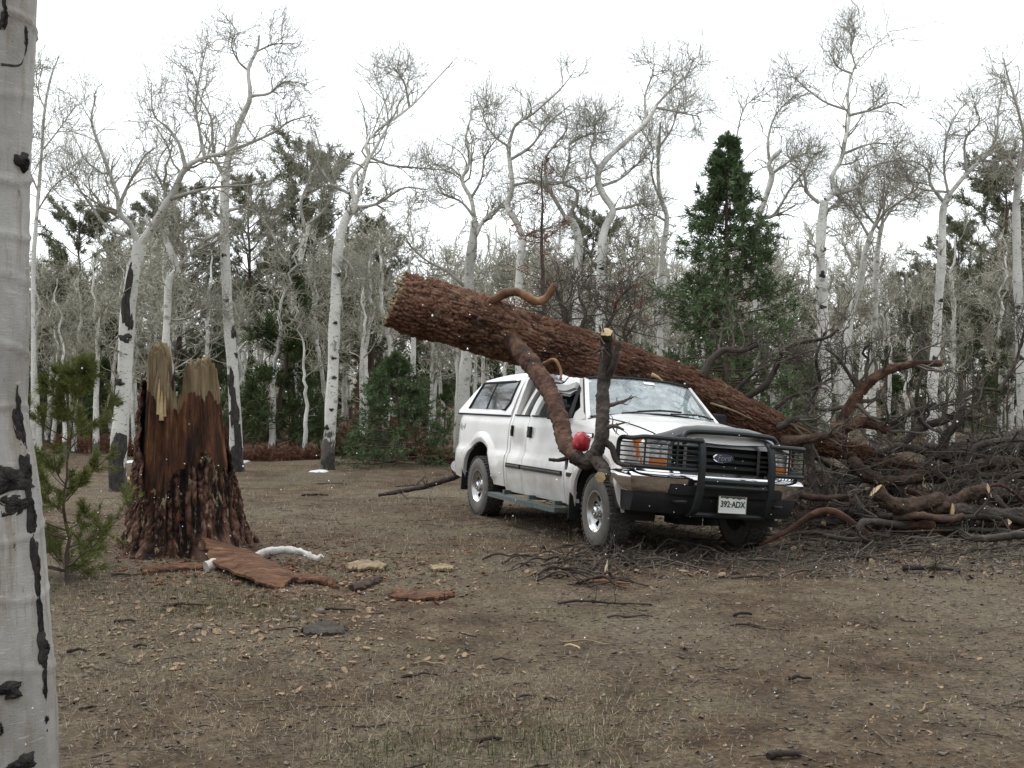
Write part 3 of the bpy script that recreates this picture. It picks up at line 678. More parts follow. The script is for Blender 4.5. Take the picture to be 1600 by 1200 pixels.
# dead dark pine with reddish needles behind the log
DY = 22.; db = at(848, 700, DY); dz = float(gz(db[0], DY)); DH = float(at(836, 250, DY)[2]) - dz
dp = conifer(DH, .10, 46, lambda t: .16 * (1 - t) ** .6 + .02, ((-.2, .3), (.1, .5)), 6, 4, 1, .10, .016, .35, .9, jit=.5)
t = thing('dead_pine', (db[0], DY, dz), 'thin dead pine with dark twigs and a few rust red needles behind the log', 'tree')
for (nm, me) in conifer_meshes(dp, NEED_RED): link(nm, me, None, t)
# reddish old pine trunk deep in the wood
rp = at(566, 640, 45); rz = float(gz(rp[0], 45))
t = thing('pine_tree', (rp[0], 45, rz), 'old pine with a reddish trunk in the wood behind the small fir', 'tree')
P = smooth_path([(rp[0], 45, rz - .2), (rp[0] + .1, 45, rz + 3), (rp[0] + .2, 45, rz + 8)], 14)
V, Fq = tubes(P[None], (np.linspace(.33, .12, 14) * (1 + .3 * np.exp(-np.linspace(0, 1, 14) * 15)))[None], 10)
obj('trunk', V, Fq, wood('red_pine_bark', [(.3, (.05, .028, .02)), (.7, (.17, .085, .055))], (1, 1, .3), 5, .9, .4), t, (rp[0], 45, rz))
o = link('crown', PINES[1][2][1], None, t); o.scale = (.8, .8, .8)
o = link('branches', PINES[1][1][1], None, t); o.scale = (.8, .8, .8)

# sapling pine beside the foreground trunk
SPB = G(104, 912)
sp_ = conifer(1.92, .022, 44, lambda t: .34 * (1 - t) ** .55 + .04, ((.0, .8), (.55, 1.1)), 6, 5, 30, .075, .0045, .06, .62, jit=.35, bendy=.02)
t = thing('pine_sapling', SPB, 'yellow green pine sapling beside the big aspen trunk, left of the stump', 'tree')
for nm, me in conifer_meshes(sp_, NEED_YNG): link(nm, me, None, t)

# rusty low shrubs along the wood edge
SHR = wood('rust_shrub', [(.3, (.06, .030, .018)), (.7, (.16, .075, .042))], (1, 1, 1), 4, .9, 0)
def shrub(px, py, wpx, hpx, label):
    b = G(px, py); s = b[1] / F; n = 260
    a = rng.uniform(0, 6.28, n); q = np.sqrt(rng.uniform(0, 1, n)) * wpx * s / 2
    p = b + np.stack([np.cos(a) * q, np.sin(a) * q * .6, a * 0 - .02], -1)
    d = nrm(np.stack([np.cos(a) * .6, np.sin(a) * .6, a * 0 + .8], -1) + rng.normal(size=(n, 3)) * .25)
    L = hpx * s * rng.uniform(.5, 1.1, n) * (1.1 - .5 * q / (wpx * s / 2))
    P0 = np.stack([p + d * (L * k / 3)[:, None] + rng.normal(size=(n, 3)) * .02 * k for k in range(4)], 1)
    R0 = np.repeat(np.linspace(.007, .003, 4)[None], n, 0)
    k2 = grow(P0, R0, 5, .2, 1, L * .4, 3, (.4, 1.), .3, .05, .7, .5, .004)
    tv, tf = tufts(k2[0][:, -1], nrm(k2[0][:, -1] - k2[0][:, -2]), 3, .06, .018, .9)
    V, Fs = merge_tubes([(P0, R0, 3), (*k2, 3)])
    mb = MB(); mb.add(V, Fs); mb.add(tv, tf)
    tag(mb.build('low_shrub', SHR, None, b, True, None), label, 'shrub', 'rusty shrubs along the wood edge').location = b
for a in [(425, 718, 90, 26, 'rust brown low shrub at the foot of the young pines, right of the stump'),
          (470, 716, 70, 24, 'rust brown low shrub in front of the leaning double aspen'),
          (560, 712, 70, 44, 'rusty shrub left of the small bushy fir'), (655, 716, 70, 30, 'rusty shrub between the small fir and the pickup'),
          (330, 700, 80, 40, 'rusty shrub behind the broken stump right side'), (395, 690, 70, 50, 'rusty shrub behind the aspen with black patches'),
          (140, 705, 110, 40, 'rusty shrub behind the dark scarred aspen'), (590, 690, 110, 60, 'tall rusty shrub behind the small bushy fir'),
          (225, 712, 60, 40, 'rusty shrub half hidden behind the broken stump left side'), (690, 725, 40, 26, 'rusty shrub by the rear corner of the pickup')]:
    shrub(*a)

# ------------------------------------------------------------------ the big foreground aspen
FY = 4.0
cx = [(-36, 1500), (-36, 1200), (-38, 1050), (-42, 900), (-46, 750), (-50, 640), (-52, 500), (-52, 330), (-50, 150), (-46, 0), (-44, -220)]
ex = [(106, 1500), (92, 1200), (88, 1060), (76, 930), (60, 780), (45, 640), (48, 500), (50, 330), (54, 150), (60, 0), (66, -220)]
n = 260
ctr = np.array([at(a, b, FY) for a, b in cx]); rad = np.array([(e[0] - 10 - a[0]) / F * FY for a, e in zip(cx, ex)])
Pc = smooth_path(ctr, n); Rc = np.interp(np.linspace(0, 1, n), np.linspace(0, 1, len(rad)), rad)
gz0 = float(gz(Pc[0, 0], FY)); 
S = 96; V, Fq = tubes(Pc[None], Rc[None], S); V = V.reshape(n, S, 3)
dirs = nrm(V - Pc[:, None, :]); zz = V[..., 2]; th = np.arctan2(V[..., 1] - Pc[:, None, 1], V[..., 0] - Pc[:, None, 0])
h = .006 * fbm(np.cos(th) * 2, np.sin(th) * 2, zz * 2.2) + .0022 * fbm(np.cos(th) * 9, np.sin(th) * 9, zz * 26)
for zr, amp in ((2.46, .010), (2.28, .008), (2.98, .010), (2.13, .006), (1.62, .006), (1.84, .007), (2.72, .005), (1.22, .008), (1.02, .006), (.75, .006)):
    h = h + amp * np.exp(-((zz - zr - .035 * np.sin(th * 1.3 + zr * 5)) / .010) ** 2)
V = V + dirs * h[..., None]
base = A(Pc[0, 0], FY, gz0)
def front_bark():
    m, nt, b = new_mat('old_aspen_bark'); v = coords(nt)
    big = noise(nt, coords(nt, (1, 1, .5)), 5, 5, .6)
    col = ramp(nt, big, [(.28, (.24, .22, .195)), (.45, (.335, .32, .30)), (.6, (.39, .38, .36)), (.8, (.43, .425, .41))])
    st = noise(nt, coords(nt, (7, 7, .8)), 3, 5, .7)
    col = mixc(nt, ramp(nt, st, [(.50, 0.), (.70, .8)]), col, (.22, .175, .125))            # brown weather streaks
    ln = noise(nt, coords(nt, (6, 6, 60)), 1.5, 3, .6)
    col = mixc(nt, ramp(nt, ln, [(.64, 0.), (.70, .40)]), col, (.62, .60, .57))
    ln2 = noise(nt, coords(nt, (14, 14, 50)), 1.3, 2, .6)
    col = mixc(nt, ramp(nt, ln2, [(.72, 0.), (.77, .7)]), col, (.12, .10, .085))
    pn = noise(nt, coords(nt, (1, 1, .8)), 6.5, 6, .6)
    tc = N_(nt, 'ShaderNodeTexCoord'); sx = N_(nt, 'ShaderNodeSeparateXYZ'); nt.links.new(tc.outputs['Object'], sx.inputs[0])
    low = ramp(nt, sx.outputs['Z'], [(0., .11), (.45, .07), (.75, .0), (1., 0.)])
    ad = N_(nt, 'ShaderNodeMath', operation='ADD'); nt.links.new(pn, ad.inputs[0]); nt.links.new(low, ad.inputs[1])
    col = mixc(nt, ramp(nt, ad.outputs[0], [(.66, 0.), (.70, .9)]), col, (.07, .058, .05))
    nt.links.new(col, b.inputs['Base Color']); b.inputs['Roughness'].default_value = .7; b.inputs['Specular IOR Level'].default_value = .3
    bump(nt, b, noise(nt, coords(nt, (2, 2, 8)), 20, 6, .7), .35, .01)
    return m
t = thing('aspen_tree', base, 'thick white aspen trunk close by at the left edge, with black knots and scars', 'tree')
obj('trunk', V.reshape(-1, 3), Fq, front_bark(), t, base)
def on_trunk(px, py):
    """point and outward normal on the camera side of the foreground trunk"""
    Ys = FY
    for _ in range(8):
        p = at(px, py, Ys); z = p[2]
        c = np.array([np.interp(z, Pc[:, 2], Pc[:, k]) for k in range(3)]); r = np.interp(z, Pc[:, 2], Rc)
        dx = np.clip((p[0] - c[0]) / r, -.985, .985); nn = A(dx, -math.sqrt(1 - dx * dx), 0)
        Ys = c[1] + nn[1] * r
    return c + nn * r, nn
def scar(px, py, wpx, hpx, depth=.02, seed=0, lab=None):
    k = FY / F; p, nn = on_trunk(px, py); mb = MB(); nu, nv = 18, 10
    Vv = []
    side = nrm(np.cross(nn, A(0, 0, 1)))
    for i in range(nv + 1):
        a = i / nv * math.pi / 2
        for j in range(nu):
            b = j / nu * 2 * math.pi
            rr = math.cos(a) * (1 + .22 * math.sin(3 * b + seed) + .14 * math.sin(5 * b + seed * 2.1) + .08 * math.sin(9 * b + seed))
            z_ = math.cos(b) * rr * hpx / 2 * k; s_ = math.sin(b) * rr * wpx / 2 * k
            c = np.array([np.interp(p[2] + z_, Pc[:, 2], Pc[:, q]) for q in range(3)]); r = np.interp(p[2] + z_, Pc[:, 2], Rc)
            ang = math.atan2(nn[1], nn[0]) + s_ / r
            out = r - .006 + math.sin(a) * depth + .006 * math.sin(7 * b + i + seed)
            Vv.append(A(c[0] + math.cos(ang) * out, c[1] + math.sin(ang) * out, p[2] + z_))
    Fq_ = [(i * nu + j, i * nu + (j + 1) % nu, (i + 1) * nu + (j + 1) % nu, (i + 1) * nu + j) for i in range(nv) for j in range(nu)]
    mb.add(np.array(Vv), np.array(Fq_)); return mb.build('bark_scar', SCAR, t, base, True, None)
for k, a in enumerate([(36, 252, 34, 28, .03), (10, 752, 100, 42, .022), (18, 790, 60, 34, .016), (40, 735, 26, 60, .022), (44, 660, 24, 90, .014), (48, 800, 20, 90, .02),
          (62, 880, 20, 100, .018), (70, 960, 12, 130, .016), (76, 1050, 9, 120, .012), (46, 1022, 24, 52, .028), (58, 1040, 12, 46, .018), (10, 1076, 50, 20, .03), (20, 1084, 22, 18, .034),
          (49, 1139, 14, 14, .014), (62, 1150, 8, 8, .01), (34, 1192, 44, 26, .03), (4, 20, 12, 60, .02), (22, 50, 10, 55, .012), (28, 925, 12, 40, .006), (18, 850, 10, 34, .006), (2, 1140, 6, 20, .01)]):
    scar(*a, seed=k * 1.7)
V, Fs = merge_tubes([(np.array([smooth_path([on_trunk(a, b)[0] + A(0, .0, 0) for a, b in pp], 14)]), np.array([np.linspace(.006, .003, 14)]), 6)
                     for pp in ([(8, 20), (24, 45), (38, 78)], [(0, 100), (16, 92), (36, 78)], [(82, 1040), (84, 1080), (90, 1120)], [(70, 930), (76, 980), (84, 1060)])])
obj('bark_ridge', V, Fs, SCAR, t, base)
# ------------------------------------------------------------------ the pickup
def paint(name, c, rough, dirt):
    m, nt, b = new_mat(name); v = coords(nt)
    n = noise(nt, coords(nt, (1, 1, 1)), 2.5, 6, .65)
    tc = N_(nt, 'ShaderNodeTexCoord'); sx = N_(nt, 'ShaderNodeSeparateXYZ'); nt.links.new(tc.outputs['Object'], sx.inputs[0])
    lowm = ramp(nt, sx.outputs['Z'], [(.0, 1.), (.55, .9), (.95, .45), (1., .35)])
    dm = N_(nt, 'ShaderNodeMath', operation='MULTIPLY'); nt.links.new(ramp(nt, n, [(.3, .25), (.7, 1.)]), dm.inputs[0]); nt.links.new(lowm, dm.inputs[1])
    dm2 = N_(nt, 'ShaderNodeMath', operation='MULTIPLY'); nt.links.new(dm.outputs[0], dm2.inputs[0]); dm2.inputs[1].default_value = dirt
    col = mixc(nt, dm2.outputs[0], c, (.30, .26, .21))                   # road dust, heavier low down on the doors
    nt.links.new(col, b.inputs['Base Color'])
    b.inputs['Roughness'].default_value = rough; b.inputs['Coat Weight'].default_value = .6; b.inputs['Coat Roughness'].default_value = .08
    return m
WHITE = paint('white_paint', (.80, .80, .80), .35, .85)
TOPW = paint('shell_paint', (.82, .82, .83), .4, .12)
BLK = flat('black_plastic', (.013, .014, .015), .65, var=.3, spec=.3)
BLKG = flat('dark_green_black_steel', (.012, .016, .016), .5, var=.3, spec=.35)
SHIELD = flat('smoked_plastic', (.035, .033, .033), .22, var=.15, coat=.6)
CHROME = flat('chrome', (.66, .66, .67), .11, 1., var=.08, scale=4)
RUB = flat('tyre_rubber', (.040, .038, .036), .85, var=.3, scale=20, bmp=.3)
DUST_HIGHLIGHT = flat('dusty_rubber_and_highlight', (.105, .098, .088), .9, var=.25, scale=12)
STEEL = flat('wheel_steel', (.42, .42, .42), .32, .85, var=.3, scale=20)
DARKM = flat('underbody', (.012, .012, .012), .8)
CLOTH = flat('seat_cloth', (.045, .047, .05), .9)
AMBER = flat('amber_lens', (.62, .17, .015), .18, var=.18, scale=30, coat=.5)
LENS = flat('headlamp_lens', (.36, .36, .37), .15, .35, var=.25, scale=22, coat=1.)
BOARD = flat('running_board_paint', (.055, .075, .070), .5, var=.35, scale=14)
def glass(name, tint, refl, haze, hazec=(.75, .78, .78)):
    m = bpy.data.materials.new(name); m.use_nodes = True; nt = m.node_tree; nt.nodes.clear()
    o = N_(nt, 'ShaderNodeOutputMaterial'); tr = N_(nt, 'ShaderNodeBsdfTransparent'); tr.inputs[0].default_value = (*tint, 1)
    gl = N_(nt, 'ShaderNodeBsdfGlossy'); gl.inputs['Roughness'].default_value = .03; gl.inputs['Color'].default_value = (1, 1, 1, 1)
    df = N_(nt, 'ShaderNodeBsdfDiffuse'); df.inputs['Color'].default_value = (*hazec, 1)
    fr = N_(nt, 'ShaderNodeFresnel'); fr.inputs['IOR'].default_value = refl
    a = N_(nt, 'ShaderNodeMixShader'); b_ = N_(nt, 'ShaderNodeMixShader')
    v = coords(nt); n = noise(nt, v, 6, 6, .7)
    nt.links.new(ramp(nt, n, [(.3, haze * .5), (.7, min(1, haze * 1.5))]), a.inputs[0])
    nt.links.new(tr.outputs[0], a.inputs[1]); nt.links.new(df.outputs[0], a.inputs[2])
    nt.links.new(fr.outputs[0], b_.inputs[0]); nt.links.new(a.outputs[0], b_.inputs[1]); nt.links.new(gl.outputs[0], b_.inputs[2])
    nt.links.new(b_.outputs[0], o.inputs['Surface']); return m
WGLASS = glass('wet_sky_haze_windshield', (.50, .60, .61), 1.75, .34, (.60, .69, .72))  # diffuse haze paints in sky reflection besides snow-wet, shattered glass
DGLASS = glass('smoked_glass', (.10, .11, .12), 2.0, .05)

def text(body_, size, loc, rot, mat, parent, name='lettering', ext=.0015, shear=0, bold=0, sx=1.):
    c = bpy.data.curves.new(name, 'FONT'); c.body = body_; c.size = size; c.extrude = ext; c.align_x = 'CENTER'; c.align_y = 'CENTER'; c.shear = shear; c.offset = bold
    tmp = bpy.data.objects.new(name, c); me = bpy.data.meshes.new_from_object(tmp); bpy.data.objects.remove(tmp); bpy.data.curves.remove(c)
    me.materials.clear(); o = link(name, me, mat, parent); o.location = loc; o.rotation_euler = rot; o.scale.x = sx
    return o
truck = thing('pickup_truck', (TX, TY, 0), 'white four wheel drive pickup with camper shell crushed under the fallen log', 'pickup truck', None, TYAW)
truck.rotation_euler.x = math.radians(-2)
BR = math.radians(3.0)
def body(o):
    """body leans a little on its springs towards the log"""
    o.rotation_euler.x = -BR; o.location = (0, -.6 * math.sin(BR), .6 * (1 - math.cos(BR))); return o
def tb(mb, name, mat, parent=None, sharp=35, smooth=True):
    o = mb.build(name, mat, parent or truck, (0, 0, 0), smooth, sharp)
    return body(o) if parent is None else o
WB = 3.602; AX = .405
def sy(x, z):
    x, z = np.asarray(x, float), np.asarray(z, float)
    y = np.interp(z, [.30, .36, .42, .55, .66, .74, .81, .835, .86, .90, 1.05, 1.18, 1.23, 1.26, 1.33, 1.4],
                  [.90, .935, .955, .985, .998, 1.0, .996, .985, .968, .964, .966, .962, .957, .945, .930, .915])
    for xa, Rr in ((-WB, .55), (0., .53)):
        d = np.hypot(x - xa, (z - AX))
        y = y + .040 * np.clip(1 - np.abs(d - Rr - .055) / .085, 0, 1) ** .6 * (z > .5)
    y = y - .10 * np.clip((-x - 4.52) / .16, 0, 1) ** 2
    y = y - .16 * np.clip((x - .50) / .36, 0, 1) ** 2.2
    return y
def side_panel(xs, lo, hi, nz=18, sgn=-1, ret=.035, off=0., dent=None):
    xs = np.asarray(xs, float); t = np.linspace(0, 1, nz)
    zl = np.array([lo(x) for x in xs]); zh = np.array([hi(x) for x in xs])
    X = np.repeat(xs[:, None], nz, 1); Z = zl[:, None] + (zh - zl)[:, None] * t[None]
    Y = sy(X, Z) + off
    if dent is not None: Y = Y + dent(X, Z)
    V = np.stack([X, sgn * Y, Z], -1)
    m = len(xs); idx = np.arange(m * nz).reshape(m, nz)
    Fq = np.stack([idx[:-1, :-1], idx[1:, :-1], idx[1:, 1:], idx[:-1, 1:]], -1).reshape(-1, 4)
    ring = np.concatenate([idx[:, 0], idx[-1, 1:], idx[::-1, -1][1:], idx[0, ::-1][1:-1]])
    R_ = V.reshape(-1, 3)[ring].copy(); cx_ = R_.mean(0); R_[:, 1] -= sgn * ret; 
    k = len(ring); b0 = m * nz
    a_ = np.arange(k); f2 = np.stack([ring, b0 + a_, b0 + (a_ + 1) % k, np.roll(ring, -1)], -1)
    if sgn > 0: Fq = Fq[:, ::-1]; f2 = f2[:, ::-1]
    return np.vstack([V.reshape(-1, 3), R_]), [Fq, f2]
def arch(xa, Rr, flatz):
    def f(x):
        d = Rr * Rr - (x - xa) ** 2
        return max(flatz(x), AX + math.sqrt(d)) if d > 0 else flatz(x)
    return f
def xsamp(a, b, xa=None, Rr=.5, n=14):
    x = list(np.linspace(a, b, n))
    if xa is not None: x += list(xa + Rr * np.cos(np.linspace(0, math.pi, 27)))
    return np.array(sorted(set(round(float(q), 4) for q in x if min(a, b) <= q <= max(a, b))))
def fend_top(x): return 1.295 + (x + .8) / 1.6 * (1.10 - 1.295)
RA, FA = .55, .53
for s in (-1, 1):
    mb = MB(); xs = xsamp(-.80, .80, 0, FA, 16)
    mb.add(*side_panel(xs, arch(0, FA, lambda x: .36 if x < 0 else (.40 if x < .54 else .86)), fend_top, 18, s))
    # the rounded top of the fender up to the hood seam
    nx, ny = 26, 9; V = []
    for i in range(nx):
        q = i / (nx - 1)
        for j in range(ny):
            y = .735 + (.945 - .735) * math.sin(j / (ny - 1) * math.pi / 2)
            x = -.78 + q * 1.58 - .04 * (j / (ny - 1)) * q
            zc = np.interp(x, [-.8, -.42, 0, .4, .7, .80, .88], [1.46, 1.445, 1.42, 1.37, 1.31, 1.26, 1.17]); zs = fend_top(x)
            f = np.interp(y, [.72, .80, .88, .925, .945], [.42, .50, .68, .84, 1.0]); z = zc - f * (zc - zs)
            yl = float(sy(x, zs)); V.append((x, s * min(y + (yl - .945) * np.interp(y, [.735, .945], [0, 1]), yl), z))
    idx = np.arange(nx * ny).reshape(nx, ny); Fq = np.stack([idx[:-1, :-1], idx[1:, :-1], idx[1:, 1:], idx[:-1, 1:]], -1).reshape(-1, 4)
    mb.add(V, Fq if s > 0 else Fq[:, ::-1])
    fo = tb(mb, 'fender', WHITE)
    if s < 0:
        m2 = MB(); m2.box((-.30, -.972, 1.155), (.20, .012, .05)); b2 = tb(m2, 'badge', BLK, fo)
        m2 = MB(); m2.box((-.30, -.978, 1.155), (.185, .010, .034)); tb(m2, 'badge_trim', CHROME, fo)
        m2 = MB()
        m2.box((-.62, -1.003, .70), (.20, .022, .045)); tb(m2, 'side_molding', BLK, fo)
    # front door, rear door, cab post, bed side
    def dent(X, Z): return -.045 * np.exp(-((X + 2.32) / .16) ** 2 - ((Z - .95) / .16) ** 2) - .02 * np.exp(-((X + 1.75) / .3) ** 2 - ((Z - 1.2) / .2) ** 2)
    dn = dent if s < 0 else None
    mb = MB(); mb.add(*side_panel(xsamp(-2.055, -.812, None, 0, 20), lambda x: .37, lambda x: 1.33, 26, s, .05, dent=dn)); fd = tb(mb, 'front_door', WHITE)
    mb = MB(); mb.add(*side_panel(xsamp(-2.555, -2.067, None, 0, 12), lambda x: .37, lambda x: 1.33, 26, s, .05, dent=dn)); rd = tb(mb, 'rear_door', WHITE)
    mb = MB(); mb.add(*side_panel(xsamp(-2.64, -2.566, None, 0, 3), lambda x: .37, lambda x: 1.33, 20, s, .05))
    # rear cab pillar going up to the roof
    for q in range(8):
        pass
    tb(mb, 'cab_post', WHITE)
    for d, x0, x1 in ((fd, -2.04, -.86), (rd, -2.54, -2.085)):
        m2 = MB(); m2.box(((x0 + x1) / 2, s * 1.008, .70), (x1 - x0, .026, .055)); tb(m2, 'side_molding', BLK, d)
        m2 = MB(); m2.box(((x0 + x1) / 2, s * 1.0225, .705), (x1 - x0 - .03, .004, .018)); tb(m2, 'molding_highlight', DUST_HIGHLIGHT, d)  # grey strip in the tyre's dusty rubber paints the molding's highlight
    for d, xh in ((fd, -1.955), (rd, -2.515)):
        m2 = MB(); m2.box((xh, s * .972, 1.135), (.085 if d is fd else .035, .03, .135)); h_ = tb(m2, 'handle', BLK, d)
        m2 = MB(); m2.box((xh, s * .99, 1.12), (.06 if d is fd else .02, .012, .05)); tb(m2, 'handle_grip', flat('grip_plastic', (.03, .03, .032), .4), d)
    def bed_lo(x): return .42 + .05 * np.clip((-x - 4.3) / .4, 0, 1)
    mb = MB(); mb.add(*side_panel(xsamp(-4.70, -2.665, -WB, RA, 26), arch(-WB, RA, bed_lo), lambda x: 1.315, 24, s, .05)); bed = tb(mb, 'bed_side', WHITE)
    if s < 0:
        text('4x4', .15, (-4.42, -.964, 1.13), (math.pi / 2, 0, 0), flat('decal_grey', (.16, .16, .17), .5), bed, 'decal', .001, .3)
# tailgate and rear bumper
mb = MB(); mb.box((-4.70, 0, .95), (.06, 1.62, .72)); tb(mb, 'tailgate', WHITE)
mb = MB(); mb.tube([(-4.66, -.92, .56), (-4.80, -.80, .56), (-4.84, 0, .56), (-4.80, .80, .56), (-4.66, .92, .56)], .085, 10, n=24); tb(mb, 'rear_bumper', CHROME)
# dark filler shells added to keep the seam gaps dark, wheel wells, frame
mb = MB(); mb.box((-1.72, 0, .85), (1.80, 1.74, .92)); mb.box((-.55, 0, .9), (.45, 1.72, .7)); mb.box((-2.63, 0, .85), (.10, 1.78, .9)); tb(mb, 'dark_cab_filler', DARKM)
mb = MB(); mb.box((-2.86, 0, .88), (.30, 1.80, .8)); mb.box((-4.4, 0, .9), (.40, 1.70, .72)); mb.box((-3.6, 0, 1.02), (1.8, 1.2, .5)); tb(mb, 'dark_bed_filler', DARKM)
mb = MB()
for s in (-1, 1):
    mb.box((-1.9, s * .42, .47), (5.3, .09, .16))
    mb.tube([(-2.6, s * .6, .5), (-1.2, s * .6, .5)], .09, 8)
for xa in (0, -WB): mb.tube([(xa, -.85, AX), (xa, .85, AX)], .055, 8); mb.box((xa, .1, AX), (.3, .3, .26))
mb.tube([(0, .1, .42), (-3.6, 0, .45)], .05, 8); mb.box((.25, 0, .75), (1.0, 1.1, .45))
tb(mb, 'chassis', DARKM)
for xa, Rr in ((-WB, RA), (0., FA)):
    for s in (-1, 1):
        mb = MB(); a = np.linspace(-.15, math.pi + .15, 20); V = []
        for q in a:
            for y in (.96, .55): V.append((xa + (Rr + .0) * math.cos(q), s * y, AX + (Rr + .0) * math.sin(q)))
        V += [(xa, s * .55, AX)]
        f = [(2 * i, 2 * i + 2, 2 * i + 3, 2 * i + 1) for i in range(19)]; f3 = [(2 * i + 1, 2 * i + 3, 40) for i in range(19)]
        mb.add(V, [np.array(f), np.array(f3)]); tb(mb, 'wheel_well', DARKM)
# hood
nx, ny = 30, 31; V = []
for i in range(nx):
    q = i / (nx - 1)
    for j in range(ny):
        y = -.725 + 1.45 * j / (ny - 1); u = abs(y) / .75
        xr = -.40 - .22 * u ** 2; xf = .88 - .07 * u ** 2
        x = xr + (xf - xr) * q
        zc = np.interp(x, [-.8, -.42, 0, .4, .7, .80, .88], [1.455, 1.445, 1.42, 1.37, 1.31, 1.26, 1.17]); zs = fend_top(x)
        f = np.interp(abs(y), [0, .3, .5, .62, .72], [0, .02, .10, .25, .385]); V.append((x, y, zc - f * (zc - zs)))
idx = np.arange(nx * ny).reshape(nx, ny); Fq = np.stack([idx[:-1, :-1], idx[1:, :-1], idx[1:, 1:], idx[:-1, 1:]], -1).reshape(-1, 4)
mb = MB(); mb.add(V, Fq); hood = tb(mb, 'hood', WHITE)
# bug shield along the lip of the hood
nu, nv = 40, 8; V = []
for i in range(nu):
    y = -.86 + 1.72 * i / (nu - 1); u = abs(y) / .86
    xb = .80 - .11 * u ** 2.5; zb = np.interp(u, [0, .35, .55, .72, .86, 1.0], [1.315, 1.31, 1.285, 1.225, 1.185, 1.15])
    for j in range(nv):
        t_ = j / (nv - 1); a_ = math.pi * t_
        V.append((xb - .03 + .13 * t_ - .0, y, zb + .060 * math.sin(a_ * .62 + .2) - .075 * t_ * t_))
idx = np.arange(nu * nv).reshape(nu, nv); Fq = np.stack([idx[:-1, :-1], idx[:-1, 1:], idx[1:, 1:], idx[1:, :-1]], -1).reshape(-1, 4)
mb = MB(); mb.add(V, Fq[:, ::-1]); V2 = np.array(V); V2[:, 2] -= .012; mb.add(V2, Fq); tb(mb, 'hood_shield', SHIELD, hood)
# grille panel between the headlamps
def fx(y): return .86 - .10 * (abs(y) / .9) ** 2.6
def face(y0, y1, z0, z1, dx, n=16, th=.06, top=0.):
    V = []; ys = np.linspace(y0, y1, n)
    for y in ys:
        x = fx(y) + dx
        V += [(x, y, z0), (x - top, y, z1), (x - th - top, y, z1), (x - th, y, z0)]
    f = []
    for i in range(n - 1):
        for k in range(4): f.append((4 * i + k, 4 * i + 4 + k, 4 * i + 4 + (k + 1) % 4, 4 * i + (k + 1) % 4))
    f += [(3, 2, 1, 0), (4 * n - 4, 4 * n - 3, 4 * n - 2, 4 * n - 1)]
    return np.array(V), np.array(f)
mb = MB(); mb.add(*face(-.90, .90, .80, 1.13, -.10, 24)); tb(mb, 'front_panel', DARKM)
mb = MB(); mb.add(*face(-.60, .60, 1.135, 1.205, .01, 20, .07, .02)); mb.add(*face(-.60, .60, .845, .875, .0, 20, .07))
for s in (-1, 1):
    for yy_ in (.60, .44):
        mb.add(*face(s * yy_ - .018, s * yy_ + .018, .87, 1.14, .0, 3, .05))
gr = tb(mb, 'grille', flat('dark_chrome', (.20, .20, .21), .2, 1., var=.1))
for z in (.935, 1.0, 1.07):
    m2 = MB(); m2.add(*face(-.43, .43, z - .017, z + .017, -.015, 16, .05)); tb(m2, 'grille_bar', BLK, gr)
for s in (-1, 1):
    for z in (.92, .97, 1.02, 1.07):
        m2 = MB(); m2.add(*face(s * .52 - .062, s * .52 + .062, z - .011, z + .011, -.02, 4, .04)); tb(m2, 'grille_bar', BLK, gr)
# oval badge
mb = MB(); a = np.linspace(0, 2 * math.pi, 32, endpoint=False)
V = np.vstack([np.stack([0 * a + .868, .125 * np.cos(a), 1.03 + .052 * np.sin(a)], -1), np.stack([0 * a + .876, .115 * np.cos(a), 1.03 + .045 * np.sin(a)], -1), np.stack([0 * a + .845, .125 * np.cos(a), 1.03 + .052 * np.sin(a)], -1)])
k = np.arange(32); mb.add(V, [np.stack([k, (k + 1) % 32, 32 + (k + 1) % 32, 32 + k], -1), np.stack([k + 64, (k + 1) % 32 + 64, (k + 1) % 32, k], -1)])
em = tb(mb, 'emblem', CHROME)
mb = MB(); mb.add(V[32:64], np.arange(32)[None]); tb(mb, 'emblem_field', flat('badge_blue', (.035, .045, .085), .3, coat=.5), em)
text('Ford', .082, (.8785, 0, 1.03), (math.pi / 2, 0, math.pi / 2), CHROME, em, shear=.25)
# headlamps with amber lamps below and round the corner
for s in (-1, 1):
    mb = MB(); mb.add(*face(s * .635, s * .865, .985, 1.165, -.005, 8, .1, .02)); hl = tb(mb, 'headlight', LENS)
    m2 = MB(); m2.add(*face(s * .635, s * .90, .905, .975, .0, 8, .1))
    V, f = face(s * .872, s * .935, .975, 1.16, -.02, 4, .12, .02); m2.add(V, f); tb(m2, 'turn_signal', AMBER, hl)
    m2 = MB()
    for z in (1.05, 1.11): m2.add(*face(s * .64, s * .86, z - .003, z + .003, .002, 6, .02))
    tb(m2, 'lens_rib', CHROME, hl)
    m2 = MB(); m2.add(*face(s * .61, s * .945, .865, .9, -.01, 10, .1)); m2.add(*face(s * .60, s * .63, .86, 1.17, -.02, 3, .05)); tb(m2, 'lamp_trim', WHITE, hl)
